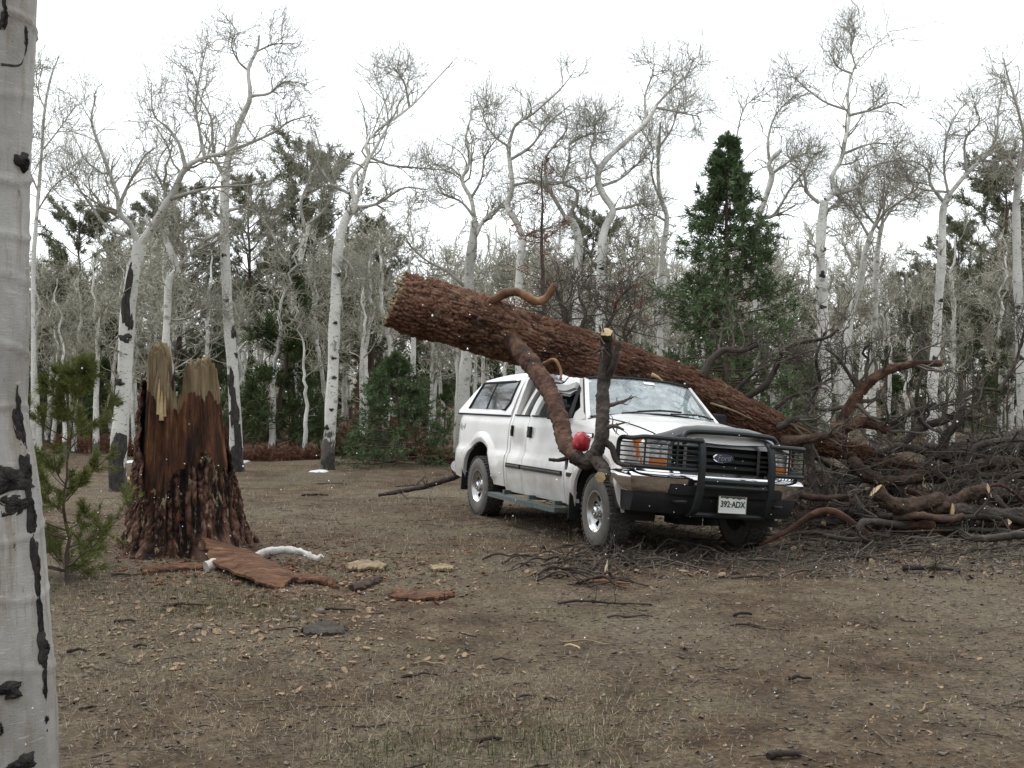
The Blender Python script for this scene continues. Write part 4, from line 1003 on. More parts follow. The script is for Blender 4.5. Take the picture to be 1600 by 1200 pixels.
# bumper: chrome blade with wrapped ends, top pad, black valance
def bx_(y): return 1.0 - .20 * (abs(y) / 1.0) ** 3
prof = [(.00, .845), (.034, .822), (.046, .797), (.034, .745), (.018, .70), (.0, .655), (-.03, .635)]
V = []; ys = np.concatenate([[-1.0, -.995], np.linspace(-.97, .97, 30), [.995, 1.0]])
P_ = []
for y in ys: P_.append((bx_(y), y))
P_ = [(.38, -1.0), (.6, -1.01)] + P_ + [(.6, 1.01), (.38, 1.0)]
m_ = len(P_)
for i, (x, y) in enumerate(P_):
    nx_ = A(1, 0) if abs(y) < .9 else (A(.7, math.copysign(.7, y)) if x > .7 else A(0, math.copysign(1, y)))
    for d, z in prof: V.append((x + nx_[0] * d, y + nx_[1] * d, z))
k = len(prof); idx = np.arange(m_ * k).reshape(m_, k)
Fq = np.stack([idx[:-1, :-1], idx[:-1, 1:], idx[1:, 1:], idx[1:, :-1]], -1).reshape(-1, 4)
mb = MB(); mb.add(V, Fq); mb.add(np.array([(x, y, .845) for x, y in P_] + [(x - .16 if abs(y) < .9 else x - .1, y * .86, .845) for x, y in P_]),
       np.array([(i, i + 1, m_ + i + 1, m_ + i) for i in range(m_ - 1)]))
bp = tb(mb, 'bumper', CHROME)
for s in (-1, 1):
    m2 = MB(); m2.add(*[a for a in (np.array([(bx_(y) - dx, s * y, z) for y in np.linspace(.55, .96, 8) for dx, z in ((.0, .850), (.02, .872), (.10, .872), (.12, .850))]),
                      np.array([(4 * i + q, 4 * i + 4 + q, 4 * i + 4 + (q + 1) % 4, 4 * i + (q + 1) % 4) for i in range(7) for q in range(4)]))]); tb(m2, 'bumper_pad', CHROME, bp)
    m2 = MB(); m2.tube([(.95, s * .52, .57), (1.06, s * .52, .575), (1.08, s * .58, .575), (1.02, s * .62, .57), (.93, s * .6, .57)], .017, 8, n=16); tb(m2, 'tow_hook', BLK, bp)
m2 = MB(); ys_ = np.linspace(-.66, .66, 14); V = [(bx_(y) + dx, y, z) for y in ys_ for dx, z in ((.048, .735), (.050, .72), (.03, .64), (-.05, .64))]
m2.add(V, np.array([(4 * i + q, 4 * i + 4 + q, 4 * i + 4 + (q + 1) % 4, 4 * i + (q + 1) % 4) for i in range(13) for q in range(4)] + [(3, 2, 1, 0), (52, 53, 54, 55)])); tb(m2, 'bumper_opening', BLK, bp)
mb = MB(); V = []
for x, y in P_: V += [(x - .02, y * .975, .645), (x - .015, y * .97, .60), (x - .05, y * .96, .50), (x - .09, y * .95, .44)]
idx = np.arange(m_ * 4).reshape(m_, 4); mb.add(V, np.stack([idx[:-1, :-1], idx[:-1, 1:], idx[1:, 1:], idx[1:, :-1]], -1).reshape(-1, 4)); tb(mb, 'valance', BLK)
# licence plate
mb = MB(); mb.box((1.098, -.01, .575), (.012, .325, .172)); pl = tb(mb, 'license_plate', flat('plate_white', (.62, .64, .62), .45, var=.08))
mb = MB(); yz = [(-.150, .655), (-.150, .637), (-.11, .643), (-.075, .632), (-.04, .645), (0, .633), (.03, .642), (.07, .630), (.11, .644), (.14, .634), (.140, .655)]
mb.add([(1.1055, y, z) for y, z in yz] + [(1.1045, y, z) for y, z in yz], [np.arange(11)[None], (np.arange(11)[::-1] + 11)[None]]); tb(mb, 'mountain_print', flat('plate_green', (.018, .055, .035), .5), pl)
text('392·ADX', .086, (1.106, -.005, .578), (math.pi / 2, 0, math.pi / 2), flat('plate_ink', (.016, .035, .026), .5), pl, bold=.0022, sx=.86)
m2 = MB()
for z in (.4905, .6595): m2.box((1.104, -.01, z), (.01, .33, .006))
for y in (-.1735, .1535): m2.box((1.104, y, .575), (.01, .006, .172))
tb(m2, 'plate_rim', CHROME, pl)
for y in (-.09, .07):
    pass
# brush guard
mb = MB()
ups = {}
for s in (-1, 1):
    pts = [(1.02, s * .40, 1.215), (1.085, s * .405, 1.16), (1.125, s * .41, 1.0), (1.13, s * .41, .85), (1.12, s * .41, .68), (1.06, s * .42, .50), (.98, s * .43, .43)]
    P = smooth_path(pts, 22); V = []
    for p in P: V += [p + A(.0, -.040, 0), p + A(.03, -.030, 0), p + A(.03, .030, 0), p + A(0, .040, 0), p + A(-.035, 0, 0)]
    f = [(5 * i + q, 5 * i + 5 + q, 5 * i + 5 + (q + 1) % 5, 5 * i + (q + 1) % 5) for i in range(21) for q in range(5)]
    m1 = MB(); m1.add(V, np.array(f)[:, ::-1]); m1.add(V, [np.array([[4, 3, 2, 1, 0], [105, 106, 107, 108, 109]])]); ups[s] = m1
guard = tb(ups[-1], 'brush_guard', BLKG)
tb(ups[1], 'upright', BLKG, guard)
def gt(name, pts, r, n=24, S=8): m = MB(); m.tube(pts, r, S, n=n); return tb(m, name, BLKG, guard)
gt('hoop', [(1.02, -.56, 1.15), (.98, -.545, 1.235), (.99, -.46, 1.275), (1.05, -.2, 1.285), (1.06, 0, 1.287), (1.05, .2, 1.285), (.99, .46, 1.275), (.98, .545, 1.235), (1.02, .56, 1.15)], .027, 40)
gt('cross_bar', [(1.12, -.40, .80), (1.125, 0, .80), (1.12, .40, .80)], .027, 10)
gt('cross_bar', [(1.12, -.40, .745), (1.125, 0, .745), (1.12, .40, .745)], .026, 10)
gt('cross_bar', [(1.02, -.42, .455), (1.03, 0, .455), (1.02, .42, .455)], .028, 10)
def wx(y): return float(np.interp(abs(y), [.4, .7, .86, .95, 1.01, 1.05], [1.10, 1.06, 1.0, .90, .76, .60]))
for s in (-1, 1):
    yb = [.40, .6, .78, .88, .95, 1.01, 1.045]
    top = [(wx(y), s * y, 1.185 - .02 * (y > 1)) for y in yb]; bot = [(wx(y), s * y, .895) for y in yb]
    gt('wing', top + [(.575, s * 1.055, 1.12), (.57, s * 1.055, 1.02), (.575, s * 1.055, .94)] + bot[::-1], .024, 60)
    for q in range(5):
        z = .94 + q * .046
        m1 = MB(); m1.tube([(wx(y) - .004, s * y, z) for y in yb] + [(.578, s * 1.053, z)], .0085, 6, n=20); tb(m1, 'wing_rod', BLKG, guard)
    m1 = MB(); m1.tube([(wx(.66) + .005, s * .66, .90), (wx(.66) + .005, s * .66, 1.18)], .012, 6); tb(m1, 'wing_post', BLKG, guard)
    m1 = MB(); m1.tube([(wx(.93) + .005, s * .945, .90), (wx(.93) + .005, s * .945, 1.18)], .011, 6); tb(m1, 'wing_post', BLKG, guard)
# windshield and its frame
nx, ny = 14, 25; V = []
LB = A(-.66, -.86, 1.345); RB_ = A(-.60, .87, 1.355); LT = A(-1.22, -.645, 1.80); RT = A(-1.10, .72, 1.80)
def ws(u, v):
    """u across (0 passenger, 1 driver), v up"""
    b = LB * (1 - u) + RB_ * u; t_ = LT * (1 - u) + RT * u
    b = b + A(.26, 0, .09) * (1 - (2 * u - 1) ** 2); t_ = t_ + A(.07, 0, .060) * (1 - (2 * u - 1) ** 2) ** .6
    return b * (1 - v) + t_ * v
V = [ws(j / (ny - 1), i / (nx - 1)) for i in range(nx) for j in range(ny)]
idx = np.arange(nx * ny).reshape(nx, ny); Fq = np.stack([idx[:-1, :-1], idx[:-1, 1:], idx[1:, 1:], idx[1:, :-1]], -1).reshape(-1, 4)
mb = MB(); mb.add(V, Fq); wsd = tb(mb, 'windshield', WGLASS)
per = [ws(u, 0) for u in np.linspace(0, 1, 25)] + [ws(1, v) for v in np.linspace(0, 1, 12)[1:]] + [ws(u, 1) for u in np.linspace(1, 0, 25)[1:]] + [ws(0, v) for v in np.linspace(1, 0, 12)[1:]]
m1 = MB(); m1.tube(np.array(per) + A(.004, 0, .004), .017, 6); tb(m1, 'windshield_seal', BLK, wsd)
for (u0, v0), (u1, v1) in (((.30, .02), (.62, .07)), ((.62, .02), (.93, .10))):
    a_, b_ = ws(u0, v0) + A(.03, 0, .03), ws(u1, v1) + A(.03, 0, .03)
    m1 = MB(); m1.tube([a_, (a_ + b_) / 2 + A(.02, 0, .015), b_], .011, 6, n=8); m1.tube([ws(u0 - .1, -.01) + A(.03, 0, .03), (a_ + b_) / 2 + A(.02, 0, .02)], .009, 6); tb(m1, 'wiper', BLK, wsd)
st = [ws(u, v) + A(.006, 0, .006) for u, v in ((.50, .86), (.60, .86), (.60, .93), (.50, .93))]
m1 = MB(); m1.add(st, np.array([[0, 1, 2, 3]])); m1.add(np.array(st) - A(.003, 0, .003), np.array([[3, 2, 1, 0]])); tb(m1, 'sticker', flat('paper', (.75, .75, .72), .7, var=.05), wsd)
CRACK = flat('glass_crack', (.05, .055, .06), .4)
for s_ in ([(.12, .1), (.16, .4), (.13, .6), (.10, .9)], [(.82, .05), (.80, .35), (.84, .55), (.76, .75), (.70, .8)], [(.80, .35), (.86, .2), (.93, .12)], [(.28, .3), (.33, .5), (.30, .75), (.36, .9)], [(.33, .5), (.40, .42), (.45, .5)]):
    m1 = MB(); m1.tube([ws(u, v) + A(.006, 0, .006) for u, v in s_], .0020, 4, n=14); tb(m1, 'glass_crack', CRACK, wsd)
def strip(P, wdt, outn, th=.03):
    """a bent flat bar along P with width vectors wdt"""
    P = np.asarray(P, float); W = np.asarray(wdt, float) * np.ones_like(P); O = np.asarray(outn, float) * np.ones_like(P); V = []
    for p, w_, o_ in zip(P, W, O): V += [p - w_ / 2, p + w_ / 2, p + w_ / 2 - o_ * th, p - w_ / 2 - o_ * th]
    n_ = len(P); f = [(4 * i + q, 4 * i + 4 + q, 4 * i + 4 + (q + 1) % 4, 4 * i + (q + 1) % 4) for i in range(n_ - 1) for q in range(4)]
    f += [(3, 2, 1, 0), (4 * n_ - 4, 4 * n_ - 3, 4 * n_ - 2, 4 * n_ - 1)]
    V = np.array(V); return V, np.array(f)
for s in (-1, 1):
    u = 0 if s < 0 else 1
    P = [ws(u, v) + A(-.02, s * .012, 0.002) for v in np.linspace(-.10, 1.03, 12)]
    W = [A(.10 * (1 + 1.2 * max(0, .35 - v) ** 1.3), s * -.015, .02) for v in np.linspace(-.1, 1.03, 12)]
    V_, f_ = strip(P, W, A(-.3, s * .9, .1), .05); mb = MB(); mb.add(V_, f_)
    # sail in front of the door at the foot of the pillar
    q0, q1 = ws(u, 0.0), ws(u, .0)
    yb_ = s * .915
    mb.add(np.array([(-.86, s * .932, 1.285), (-.74, s * .925, 1.30), (-.60, s * .89, 1.335), (-.64, s * .865, 1.37), (-.84, s * .835, 1.47), (-.90, s * .875, 1.40)]), [np.array([[0, 1, 2, 3, 4, 5]]) if s < 0 else np.array([[5, 4, 3, 2, 1, 0]])])
    tb(mb, 'windshield_pillar', WHITE)
# cowl panel under the glass
V = []
for j in range(21):
    u = j / 20; p = ws(u, 0); V += [p + A(.10, 0, .004), p + A(-.02, 0, .0)]
mb = MB(); mb.add(np.array(V), np.array([(2 * i, 2 * i + 2, 2 * i + 3, 2 * i + 1) for i in range(20)])); tb(mb, 'cowl', BLK)
# crushed roof
nx, ny = 30, 33; V = []
for i in range(nx):
    q = i / (nx - 1); x = -2.66 + q * 1.46
    for j in range(ny):
        v = -1 + 2 * j / (ny - 1); yw = np.interp(x, [-2.66, -2.3, -1.6, -1.2], [.72, .70, .67, .665])
        y = yw * v + (.05 * (x > -1.4)); hz = np.interp(x, [-2.66, -2.4, -2.15, -1.9, -1.5, -1.35, -1.2], [1.955, 1.93, 1.80, 1.74, 1.74, 1.78, 1.855])
        if v > .2: hz -= .10 * (v - .2) * np.interp(x, [-2.6, -1.6, -1.2], [.6, 1, 0.])
        z = hz - .10 * abs(v) ** 4 + .012 * float(vnoise(A(x * 5.), A(y * 5.), A(1.))[0]) + .01 * float(vnoise(A(x * 13.), A(y * 13.), A(1.))[0])
        V.append((x, y, z))
idx = np.arange(nx * ny).reshape(nx, ny); Fq = np.stack([idx[:-1, :-1], idx[1:, :-1], idx[1:, 1:], idx[:-1, 1:]], -1).reshape(-1, 4)
mb = MB(); mb.add(V, Fq); V2 = np.array(V); V2[:, 2] -= .03; mb.add(V2, Fq[:, ::-1])
roof = tb(mb, 'roof', TOPW, None, 50)
# peeled bits of roof skin and drip rail at the rear corner
for a_ in ([(-2.62, -.66, 1.955), (-2.40, -.68, 1.975), (-2.22, -.66, 1.93), (-2.26, -.5, 1.90), (-2.58, -.46, 1.955)], [(-2.28, -.66, 1.87), (-2.08, -.72, 1.90), (-1.90, -.73, 1.84), (-1.96, -.56, 1.80), (-2.2, -.52, 1.84)]):
    m1 = MB(); P = np.array(a_); m1.add(np.vstack([P, P - A(0, .0, .02)]), [np.arange(5)[None], (np.arange(5)[::-1] + 5)[None], np.array([(i, i + 5, (i + 1) % 5 + 5, (i + 1) % 5) for i in range(5)])]); tb(m1, 'roof_tear', TOPW, roof)
m1 = MB(); m1.tube([(-2.66, -.735, 1.84), (-2.45, -.755, 1.87), (-2.25, -.75, 1.90), (-2.08, -.73, 1.96)], .017, 6, n=12); tb(m1, 'drip_rail', BLK, roof)
# rear pillar, bent door window frames
for s in (-1, 1):
    k_ = 1 if s < 0 else .9
    mb = MB(); mb.add(*strip([(-2.60, s * .928, 1.325), (-2.61, s * .86, 1.55), (-2.62, s * .78, 1.80), (-2.61, s * .70, 1.90)], A(.095, 0, 0), A(0, s * .95, .3), .08)); tb(mb, 'rear_pillar', WHITE)
    P = smooth_path([(-2.035, s * .925, 1.325), (-2.0, s * .86, 1.52), (-1.93, s * .775, 1.68), (-1.82, s * .74, 1.735)], 12)
    mb = MB(); mb.add(*strip(P, A(.115, 0, -.03), A(0, s * .9, .35), .05))
    P = smooth_path([(-1.86, s * .74, 1.715), (-1.55, s * .715, 1.70), (-1.30, s * .71, 1.735)], 8)
    mb.add(*strip(P, A(0.0, s * -.02, .07), A(0, s * .9, .35), .05)); tb(mb, 'front_window_frame', WHITE)
    P = smooth_path([(-2.075, s * .90, 1.32), (-2.10, s * .80, 1.52), (-2.12, s * .70, 1.74)], 8)
    mb = MB(); mb.add(*strip(P, A(.10, 0, 0), A(0, s * .9, .35), .04)); tb(mb, 'door_seal', BLK)
    P = smooth_path([(-2.50, s * .87, 1.32), (-2.46, s * .77, 1.56), (-2.36, s * .68, 1.80)], 8)
    mb = MB(); mb.add(*strip(P, A(.085, 0, 0), A(0, s * .9, .35), .04)); 
    P2 = smooth_path([(-2.40, s * .89, 1.32), (-2.36, s * .80, 1.56), (-2.24, s * .70, 1.82)], 8)
    mb.add(*strip(P2, A(.04, 0, 0), A(0, s * .9, .35), .04)); tb(mb, 'rear_window_frame', WHITE)
    mb = MB()
    for x0, x1 in ((-2.545, -2.08), (-2.0, -.92)): mb.box(((x0 + x1) / 2, s * .932, 1.336), (x1 - x0, .02, .018))
    tb(mb, 'window_sill', BLK)
    mb = MB()   # torn black door seal and mirror patch at the front of the window
    mb.add(np.array([(-.90, s * .925, 1.30), (-1.02, s * .92, 1.325), (-1.22, s * .70, 1.74), (-1.12, s * .72, 1.70)]), np.array([[0, 1, 2, 3] if s > 0 else [3, 2, 1, 0]]))
    tb(mb, 'mirror_patch', BLK)
# side mirror
mb = MB(); mb.box((-.98, -1.07, 1.42), (.10, .20, .24)); mb.tube([(-.95, -.93, 1.36), (-.97, -1.0, 1.38)], .03, 6); mb.tube([(-.95, -.93, 1.46), (-.97, -1.0, 1.46)], .025, 6)
mir = tb(mb, 'side_mirror', BLK); bv = mir.modifiers.new('edge', 'BEVEL'); bv.width = .03; bv.segments = 3; bv.limit_method = 'ANGLE'
mb = MB(); mb.box((-.98, 1.07, 1.42), (.10, .20, .24)); mir = tb(mb, 'side_mirror', BLK); bv = mir.modifiers.new('edge', 'BEVEL'); bv.width = .03; bv.segments = 3; bv.limit_method = 'ANGLE'
# inside of the cab
for y in (-.45, .45):
    mb = MB(); mb.box((-1.55, y, 1.20), (.5, .55, .16)); mb.box((-1.83, y, 1.42), (.16, .5, .46), rot=[[.97, 0, -.2], [0, 1, 0], [.2, 0, .97]]); o = tb(mb, 'seat', CLOTH); bv = o.modifiers.new('edge', 'BEVEL'); bv.width = .05; bv.segments = 3
mb = MB(); mb.box((-.85, 0, 1.30), (.40, 1.60, .16)); tb(mb, 'dashboard', CLOTH)
mb = MB(); a = np.linspace(0, 2 * math.pi, 25); mb.tube(np.stack([-1.13 + .07 * np.sin(a), .42 + .185 * np.cos(a), 1.42 + .17 * np.sin(a)], -1), .014, 6, cap=False); mb.tube([(-1.13, .25, 1.42), (-1.13, .6, 1.42)], .015, 6); mb.tube([(-1.13, .42, 1.42), (-.95, .42, 1.33)], .025, 6); tb(mb, 'steering_wheel', BLK)
# camper shell
def shell_sec():
    h = [(.935, 1.325), (.928, 1.37), (.90, 1.45), (.86, 1.57), (.815, 1.69), (.77, 1.79), (.72, 1.86), (.62, 1.905), (.42, 1.935), (0., 1.955)]
    return [(-a, b) for a, b in h] + [(a, b) for a, b in h[::-1][1:]]
sec = shell_sec(); nx = 16; V = []
for i in range(nx):
    q = i / (nx - 1)
    for y, z in sec:
        t_ = np.clip((z - 1.37) / .55, 0, 1); xr = -4.715 + .56 * t_ ** .95
        V.append((xr + (-2.70 - xr) * q, y, z + .03 * (q - .5) * t_ - .04 * (1 - q) ** 3 * t_))
k = len(sec); idx = np.arange(nx * k).reshape(nx, k); Fq = np.stack([idx[:-1, :-1], idx[1:, :-1], idx[1:, 1:], idx[:-1, 1:]], -1).reshape(-1, 4)
mb = MB(); mb.add(V, [Fq[:, ::-1] if False else Fq, idx[0][None, ::-1] if False else idx[0][None], idx[-1][None, ::-1]]); shell = tb(mb, 'camper_shell', TOPW, None, 40)
def shell_pt(x, z, s, off):
    zs = [b for a, b in sec[:10]]; ys_ = [-a for a, b in sec[:10]]
    return (x, s * (np.interp(z, zs, ys_) + off), z)
for s in (-1, 1):
    cor = [(-4.30, 1.40), (-4.13, 1.765), (-2.84, 1.785), (-2.84, 1.50), (-2.93, 1.40)]
    pts = []
    for i in range(5):
        a_, b_ = A(*cor[i]), A(*cor[(i + 1) % 5])
        for t_ in np.linspace(0, 1, 9)[:-1]: pts.append(a_ * (1 - t_) + b_ * t_)
    P = np.array([shell_pt(x, z, s, .008) for x, z in pts])
    c_ = np.array([shell_pt(x, z, s, .008) for x, z in [(-3.5, 1.59)]])
    m1 = MB(); rows = []
    for zq in np.linspace(1.40, 1.775, 8):
        xa = np.interp(zq, [1.40, 1.765], [-4.30, -4.13]); xb = np.interp(zq, [1.40, 1.50, 1.785], [-2.93, -2.84, -2.84])
        rows.append([shell_pt(xa, zq, s, .006), shell_pt((xa + xb) / 2, zq, s, .006), shell_pt(xb, zq, s, .006)])
    R_ = np.array(rows).reshape(-1, 3); f = [(3 * i + q, 3 * i + q + 1, 3 * i + q + 4, 3 * i + q + 3) for i in range(7) for q in range(2)]
    m1.add(R_, np.array(f) if s < 0 else np.array(f)[:, ::-1]); sw = tb(m1, 'side_window', DGLASS, shell)
    m1 = MB(); m1.tube(np.vstack([P, P[:1]]), .017, 6, cap=False); tb(m1, 'window_frame', BLK, shell)
    m1 = MB(); m1.tube([shell_pt(-3.62, z, s, .009) for z in (1.40, 1.59, 1.775)], .010, 5); tb(m1, 'window_bar', BLK, shell)
m1 = MB()
for s in (-1, 1): m1.box((-3.70, s * .938, 1.322), (2.0, .02, .022))
tb(m1, 'shell_gasket', BLK, shell)
# running boards and mud flaps
for s in (-1, 1):
    mb = MB(); V, f = strip(smooth_path([(-2.80, s * 1.0, .335), (-2.70, s * 1.06, .33), (-1.7, s * 1.075, .325), (-.80, s * 1.06, .32), (-.70, s * 1.0, .325)], 14), A(0, .17, 0), A(0, 0, 1), .05); mb.add(V, f)
    for x in (-2.5, -1.7, -.95): mb.box((x, s * .85, .36), (.06, .36, .05))
    o = tb(mb, 'running_board', BOARD)
    for xa, z1 in ((-.60, .22), (-4.17, .26)):
        mb = MB(); mb.box((xa, s * .87, (z1 + .62) / 2), (.02, .27, .62 - z1)); tb(mb, 'mud_flap', BLK)
# wheels
def lathe(prof, n=40, axis_y=1):
    prof = np.asarray(prof, float); a = np.arange(n) * 2 * math.pi / n; k = len(prof)
    V = np.stack([np.cos(a)[:, None] * prof[None, :, 0], np.repeat(prof[None, :, 1], n, 0), np.sin(a)[:, None] * prof[None, :, 0]], -1).reshape(-1, 3)
    i = np.arange(n)[:, None]; j = np.arange(k - 1)[None]
    return V, np.stack([i * k + j, i * k + j + 1, ((i + 1) % n) * k + j + 1, ((i + 1) % n) * k + j], -1).reshape(-1, 4)
TYRE = MB(); TYRE.add(*lathe([(.215, -.118), (.235, -.130), (.30, -.138), (.355, -.128), (.385, -.108), (.392, -.09), (.392, .09), (.385, .108), (.355, .128), (.30, .138), (.235, .13), (.215, .118)], 56))
LUG = MB()
for i in range(44):
    a = i / 44 * 2 * math.pi
    for y, w_ in ((-.098, .05), (-.035, .05), (.035, .05), (.098, .05)):
        a2 = a + (.07 if y > 0 else 0) + (.035 if abs(y) > .05 else 0); c_, s_ = math.cos(a2), math.sin(a2)
        LUG.box((.393 * c_, y, .393 * s_), (.026, w_, .036), rot=[[c_, 0, -s_], [0, 1, 0], [s_, 0, c_]])
RIM = MB(); RIM.add(*lathe([(.222, -.120), (.226, -.126), (.214, -.126), (.205, -.112), (.196, -.085), (.180, -.075), (.172, -.070)], 48))
RIM.add(*lathe([(.098, -.045), (.088, -.060), (.080, -.085), (.066, -.098), (.0, -.100)], 32))
for i in range(8):
    a = i / 8 * 2 * math.pi; V = []
    for r, hw, y in ((.178, .040, -.072), (.150, .026, -.062), (.120, .024, -.052), (.090, .034, -.055)):
        for q in (-1, 1): V.append((r * math.cos(a) - q * hw * math.sin(a), y, r * math.sin(a) + q * hw * math.cos(a)))
    f = [(2 * j, 2 * j + 1, 2 * j + 3, 2 * j + 2) for j in range(3)]; RIM.add(np.vstack([V, np.array(V) + A(0, .03, 0)]), np.array(f + [tuple(x + 8 for x in q[::-1]) for q in f] + [(2 * j, 2 * j + 2, 2 * j + 10, 2 * j + 8) for j in range(3)] + [(2 * j + 1, 2 * j + 9, 2 * j + 11, 2 * j + 3) for j in range(3)]))
HUB = MB(); HUB.add(*lathe([(.058, -.095), (.056, -.125), (.046, -.135), (.030, -.137), (.028, -.150), (.0, -.152)], 24))
for i in range(8):
    a = i / 8 * 2 * math.pi + .39; HUB.tube([(.078 * math.cos(a), -.085, .078 * math.sin(a)), (.078 * math.cos(a), -.11, .078 * math.sin(a))], .010, 6)
DRUM = MB(); DRUM.add(*lathe([(.0, -.01), (.20, -.01), (.212, -.06), (.214, .118), (.0, .118)], 32))
pre = None
for xa in (0., -WB):
    for s in (-1, 1):
        if pre is None:
            pre = [(nm, (m.build(nm, mt, None).data)) for nm, m, mt in (('wheel', DRUM, DARKM), ('tyre', TYRE, DUST_HIGHLIGHT), ('tread', LUG, RUB), ('rim', RIM, STEEL), ('hub', HUB, CHROME))]
            for nm, me in pre:
                for o in [o for o in bpy.data.objects if o.data == me]: bpy.data.objects.remove(o)
        wo = bpy.data.objects.new('wheel', pre[0][1]); COL.objects.link(wo); wo.parent = truck; wo.location = (xa, s * .862, AX)
        wo.rotation_euler = (0, rng.uniform(0, 6), 0 if s < 0 else math.pi)
        if xa == 0: wo.rotation_euler.z += math.radians(-4)
        for nm, me in pre[1:]: link(nm, me, None, wo)
# ------------------------------------------------------------------ bark, stump and the fallen tree
def bark_mat(name, plate, crack, tan_mix=.0, msc=(1, 1, 1), cr=(.14, .46)):
    m, nt, b = new_mat(name); v = coords(nt)
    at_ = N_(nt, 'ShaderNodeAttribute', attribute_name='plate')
    big = noise(nt, v, 2.2, 4, .6); fine = noise(nt, v, 30, 6, .75)
    p = np.array(plate)
    base = ramp(nt, big, [(.3, tuple(p * .42)), (.5, tuple(p)), (.72, tuple(p * 1.6 + .012))])
    base = mixc(nt, 1., base, ramp(nt, fine, [(.3, .55), (.7, 1.45)]), 'MULTIPLY')
    base = mixc(nt, ramp(nt, at_.outputs['Fac'], [(.55, 0.), (.85, .55)]), base, tuple(p * 1.5 + .05))      # flaked plate faces are greyer
    base = mixc(nt, ramp(nt, at_.outputs['Fac'], [(cr[0], 1.), (cr[1], 0.)]), base, crack)      # furrows coloured darker than the plates
    if tan_mix:
        base = mixc(nt, ramp(nt, noise(nt, coords(nt, msc), 8, 5, .65), [(.57, 0.), (.65, tan_mix)]), base, (.28, .215, .145))  # random tan streaks mixed over the bark
    nt.links.new(base, b.inputs['Base Color']); b.inputs['Roughness'].default_value = .9; b.inputs['Specular IOR Level'].default_value = .2
    bump(nt, b, fine, .6, .02); return m
def attr(me, name, vals):
    a = me.attributes.new(name, 'FLOAT', 'POINT'); a.data.foreach_set('value', np.asarray(vals, dtype=np.float32))
def barked(P, R, S, ncell, stretch, depth, seed=0., up=.25):
    """a trunk surface with raised bark plates; returns verts, faces, plate height"""
    n = len(P); V, Fq = tubes(P[None], R[None], S); V = V.reshape(n, S, 3); D = nrm(V - P[:, None])
    s_ = np.concatenate([[0], np.cumsum(np.linalg.norm(np.diff(P, axis=0), axis=1))])
    u = np.repeat((np.arange(S) / S * ncell)[None], n, 0); cell = 2 * math.pi * R.mean() / ncell
    vv = np.repeat((s_ / (cell * stretch))[:, None], S, 1)
    a = u / ncell * 2 * math.pi
    wu = .34 * fbm(np.cos(a) * 4 + seed, np.sin(a) * 4, vv * 1.1, 3); wv = .8 * fbm(np.cos(a) * 4, np.sin(a) * 4 + seed, vv * 1.1 + 9, 2)
    f1, f2, idv = worley(u + wu, vv + wv, ncell)
    e = np.clip((f2 - f1) / .34, 0, 1) ** .8
    f1b, f2b, idb = worley(3. * (u + wu), 2.2 * (vv + wv), ncell * 3)
    k_ = ncell / 7.
    rid = np.abs(vnoise(np.cos(a) * k_ + seed, np.sin(a) * k_, vv * .42)); rid = np.clip(rid / .22, 0, 1)          # long upright furrows
    q2 = ncell / 5.; r2 = np.abs(vnoise(np.cos(a + .12 * wv / q2) * q2 + seed, np.sin(a + .12 * wv / q2) * q2, vv * .30 + 5)); r2 = np.clip(r2 / .30, 0, 1) ** .8; brk = np.clip(.75 + .5 * vnoise(np.cos(a) * q2, np.sin(a) * q2, vv * 1.1), 0, 1.2)
    h = (1 - up) * e * (.30 + .75 * idv) * (.35 + .65 * rid) + up * r2 * brk * 1.1 + .16 * np.clip((f2b - f1b) / .3, 0, 1) * e + .26 * fbm(np.cos(a) * 5, np.sin(a) * 5, vv * 2.2, 3) + .20 * vnoise(np.cos(a) * 30, np.sin(a) * 30, vv * 5)
    h = h * depth * (.8 + .4 * vnoise(np.cos(a) * 2, np.sin(a) * 2, vv * .3))
    lump = R.mean() * .06 * fbm(np.cos(a) * 1.2 + seed, np.sin(a) * 1.2, np.repeat(s_[:, None], S, 1) * .8, 2)
    V = V + D * (h + lump)[..., None]
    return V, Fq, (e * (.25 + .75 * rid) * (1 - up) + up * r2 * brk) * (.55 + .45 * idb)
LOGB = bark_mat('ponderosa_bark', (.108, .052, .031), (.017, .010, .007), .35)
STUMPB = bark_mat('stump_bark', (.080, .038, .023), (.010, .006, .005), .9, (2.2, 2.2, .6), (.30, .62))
LIMBB = wood('dead_limb_bark', [(.32, (.022, .016, .014)), (.48, (.078, .040, .027)), (.58, (.12, .066, .043)), (.75, (.17, .11, .08))], (1, 1, 1), 5, .88, .8, 22, .2)
GREYB = wood('weathered_limb', [(.3, (.020, .016, .014)), (.55, (.055, .045, .038)), (.8, (.125, .105, .088))], (1, 1, 1), 6, .9, .7, 24, .35)
BROWNB = wood('brown_limb', [(.3, (.024, .017, .014)), (.55, (.066, .043, .031)), (.8, (.13, .085, .06))], (1, 1, 1), 6, .9, .7, 24, .3)
TANLIMB = wood('bare_orange_limb', [(.3, (.06, .032, .02)), (.5, (.16, .080, .042)), (.75, (.28, .16, .085))], (1, 1, 1), 4, .75, .5, 18, .1)
FRESH = wood('fresh_wood', [(.25, (.30, .20, .10)), (.55, (.46, .35, .20)), (.8, (.58, .48, .31))], (1, 1, 1), 9, .8, .4, 30, .12)
OLDCUT = wood('weathered_wood', [(.3, (.09, .065, .042)), (.5, (.22, .165, .10)), (.75, (.38, .30, .20))], (1, 1, 1), 7, .85, .6, 30, .12)
ROT = wood('rotten_heartwood', [(.36, (.010, .006, .005)), (.48, (.055, .024, .013)), (.58, (.115, .048, .022)), (.70, (.24, .125, .065))], (1.6, 1.6, .28), 5, .9, 1., 22, .05)
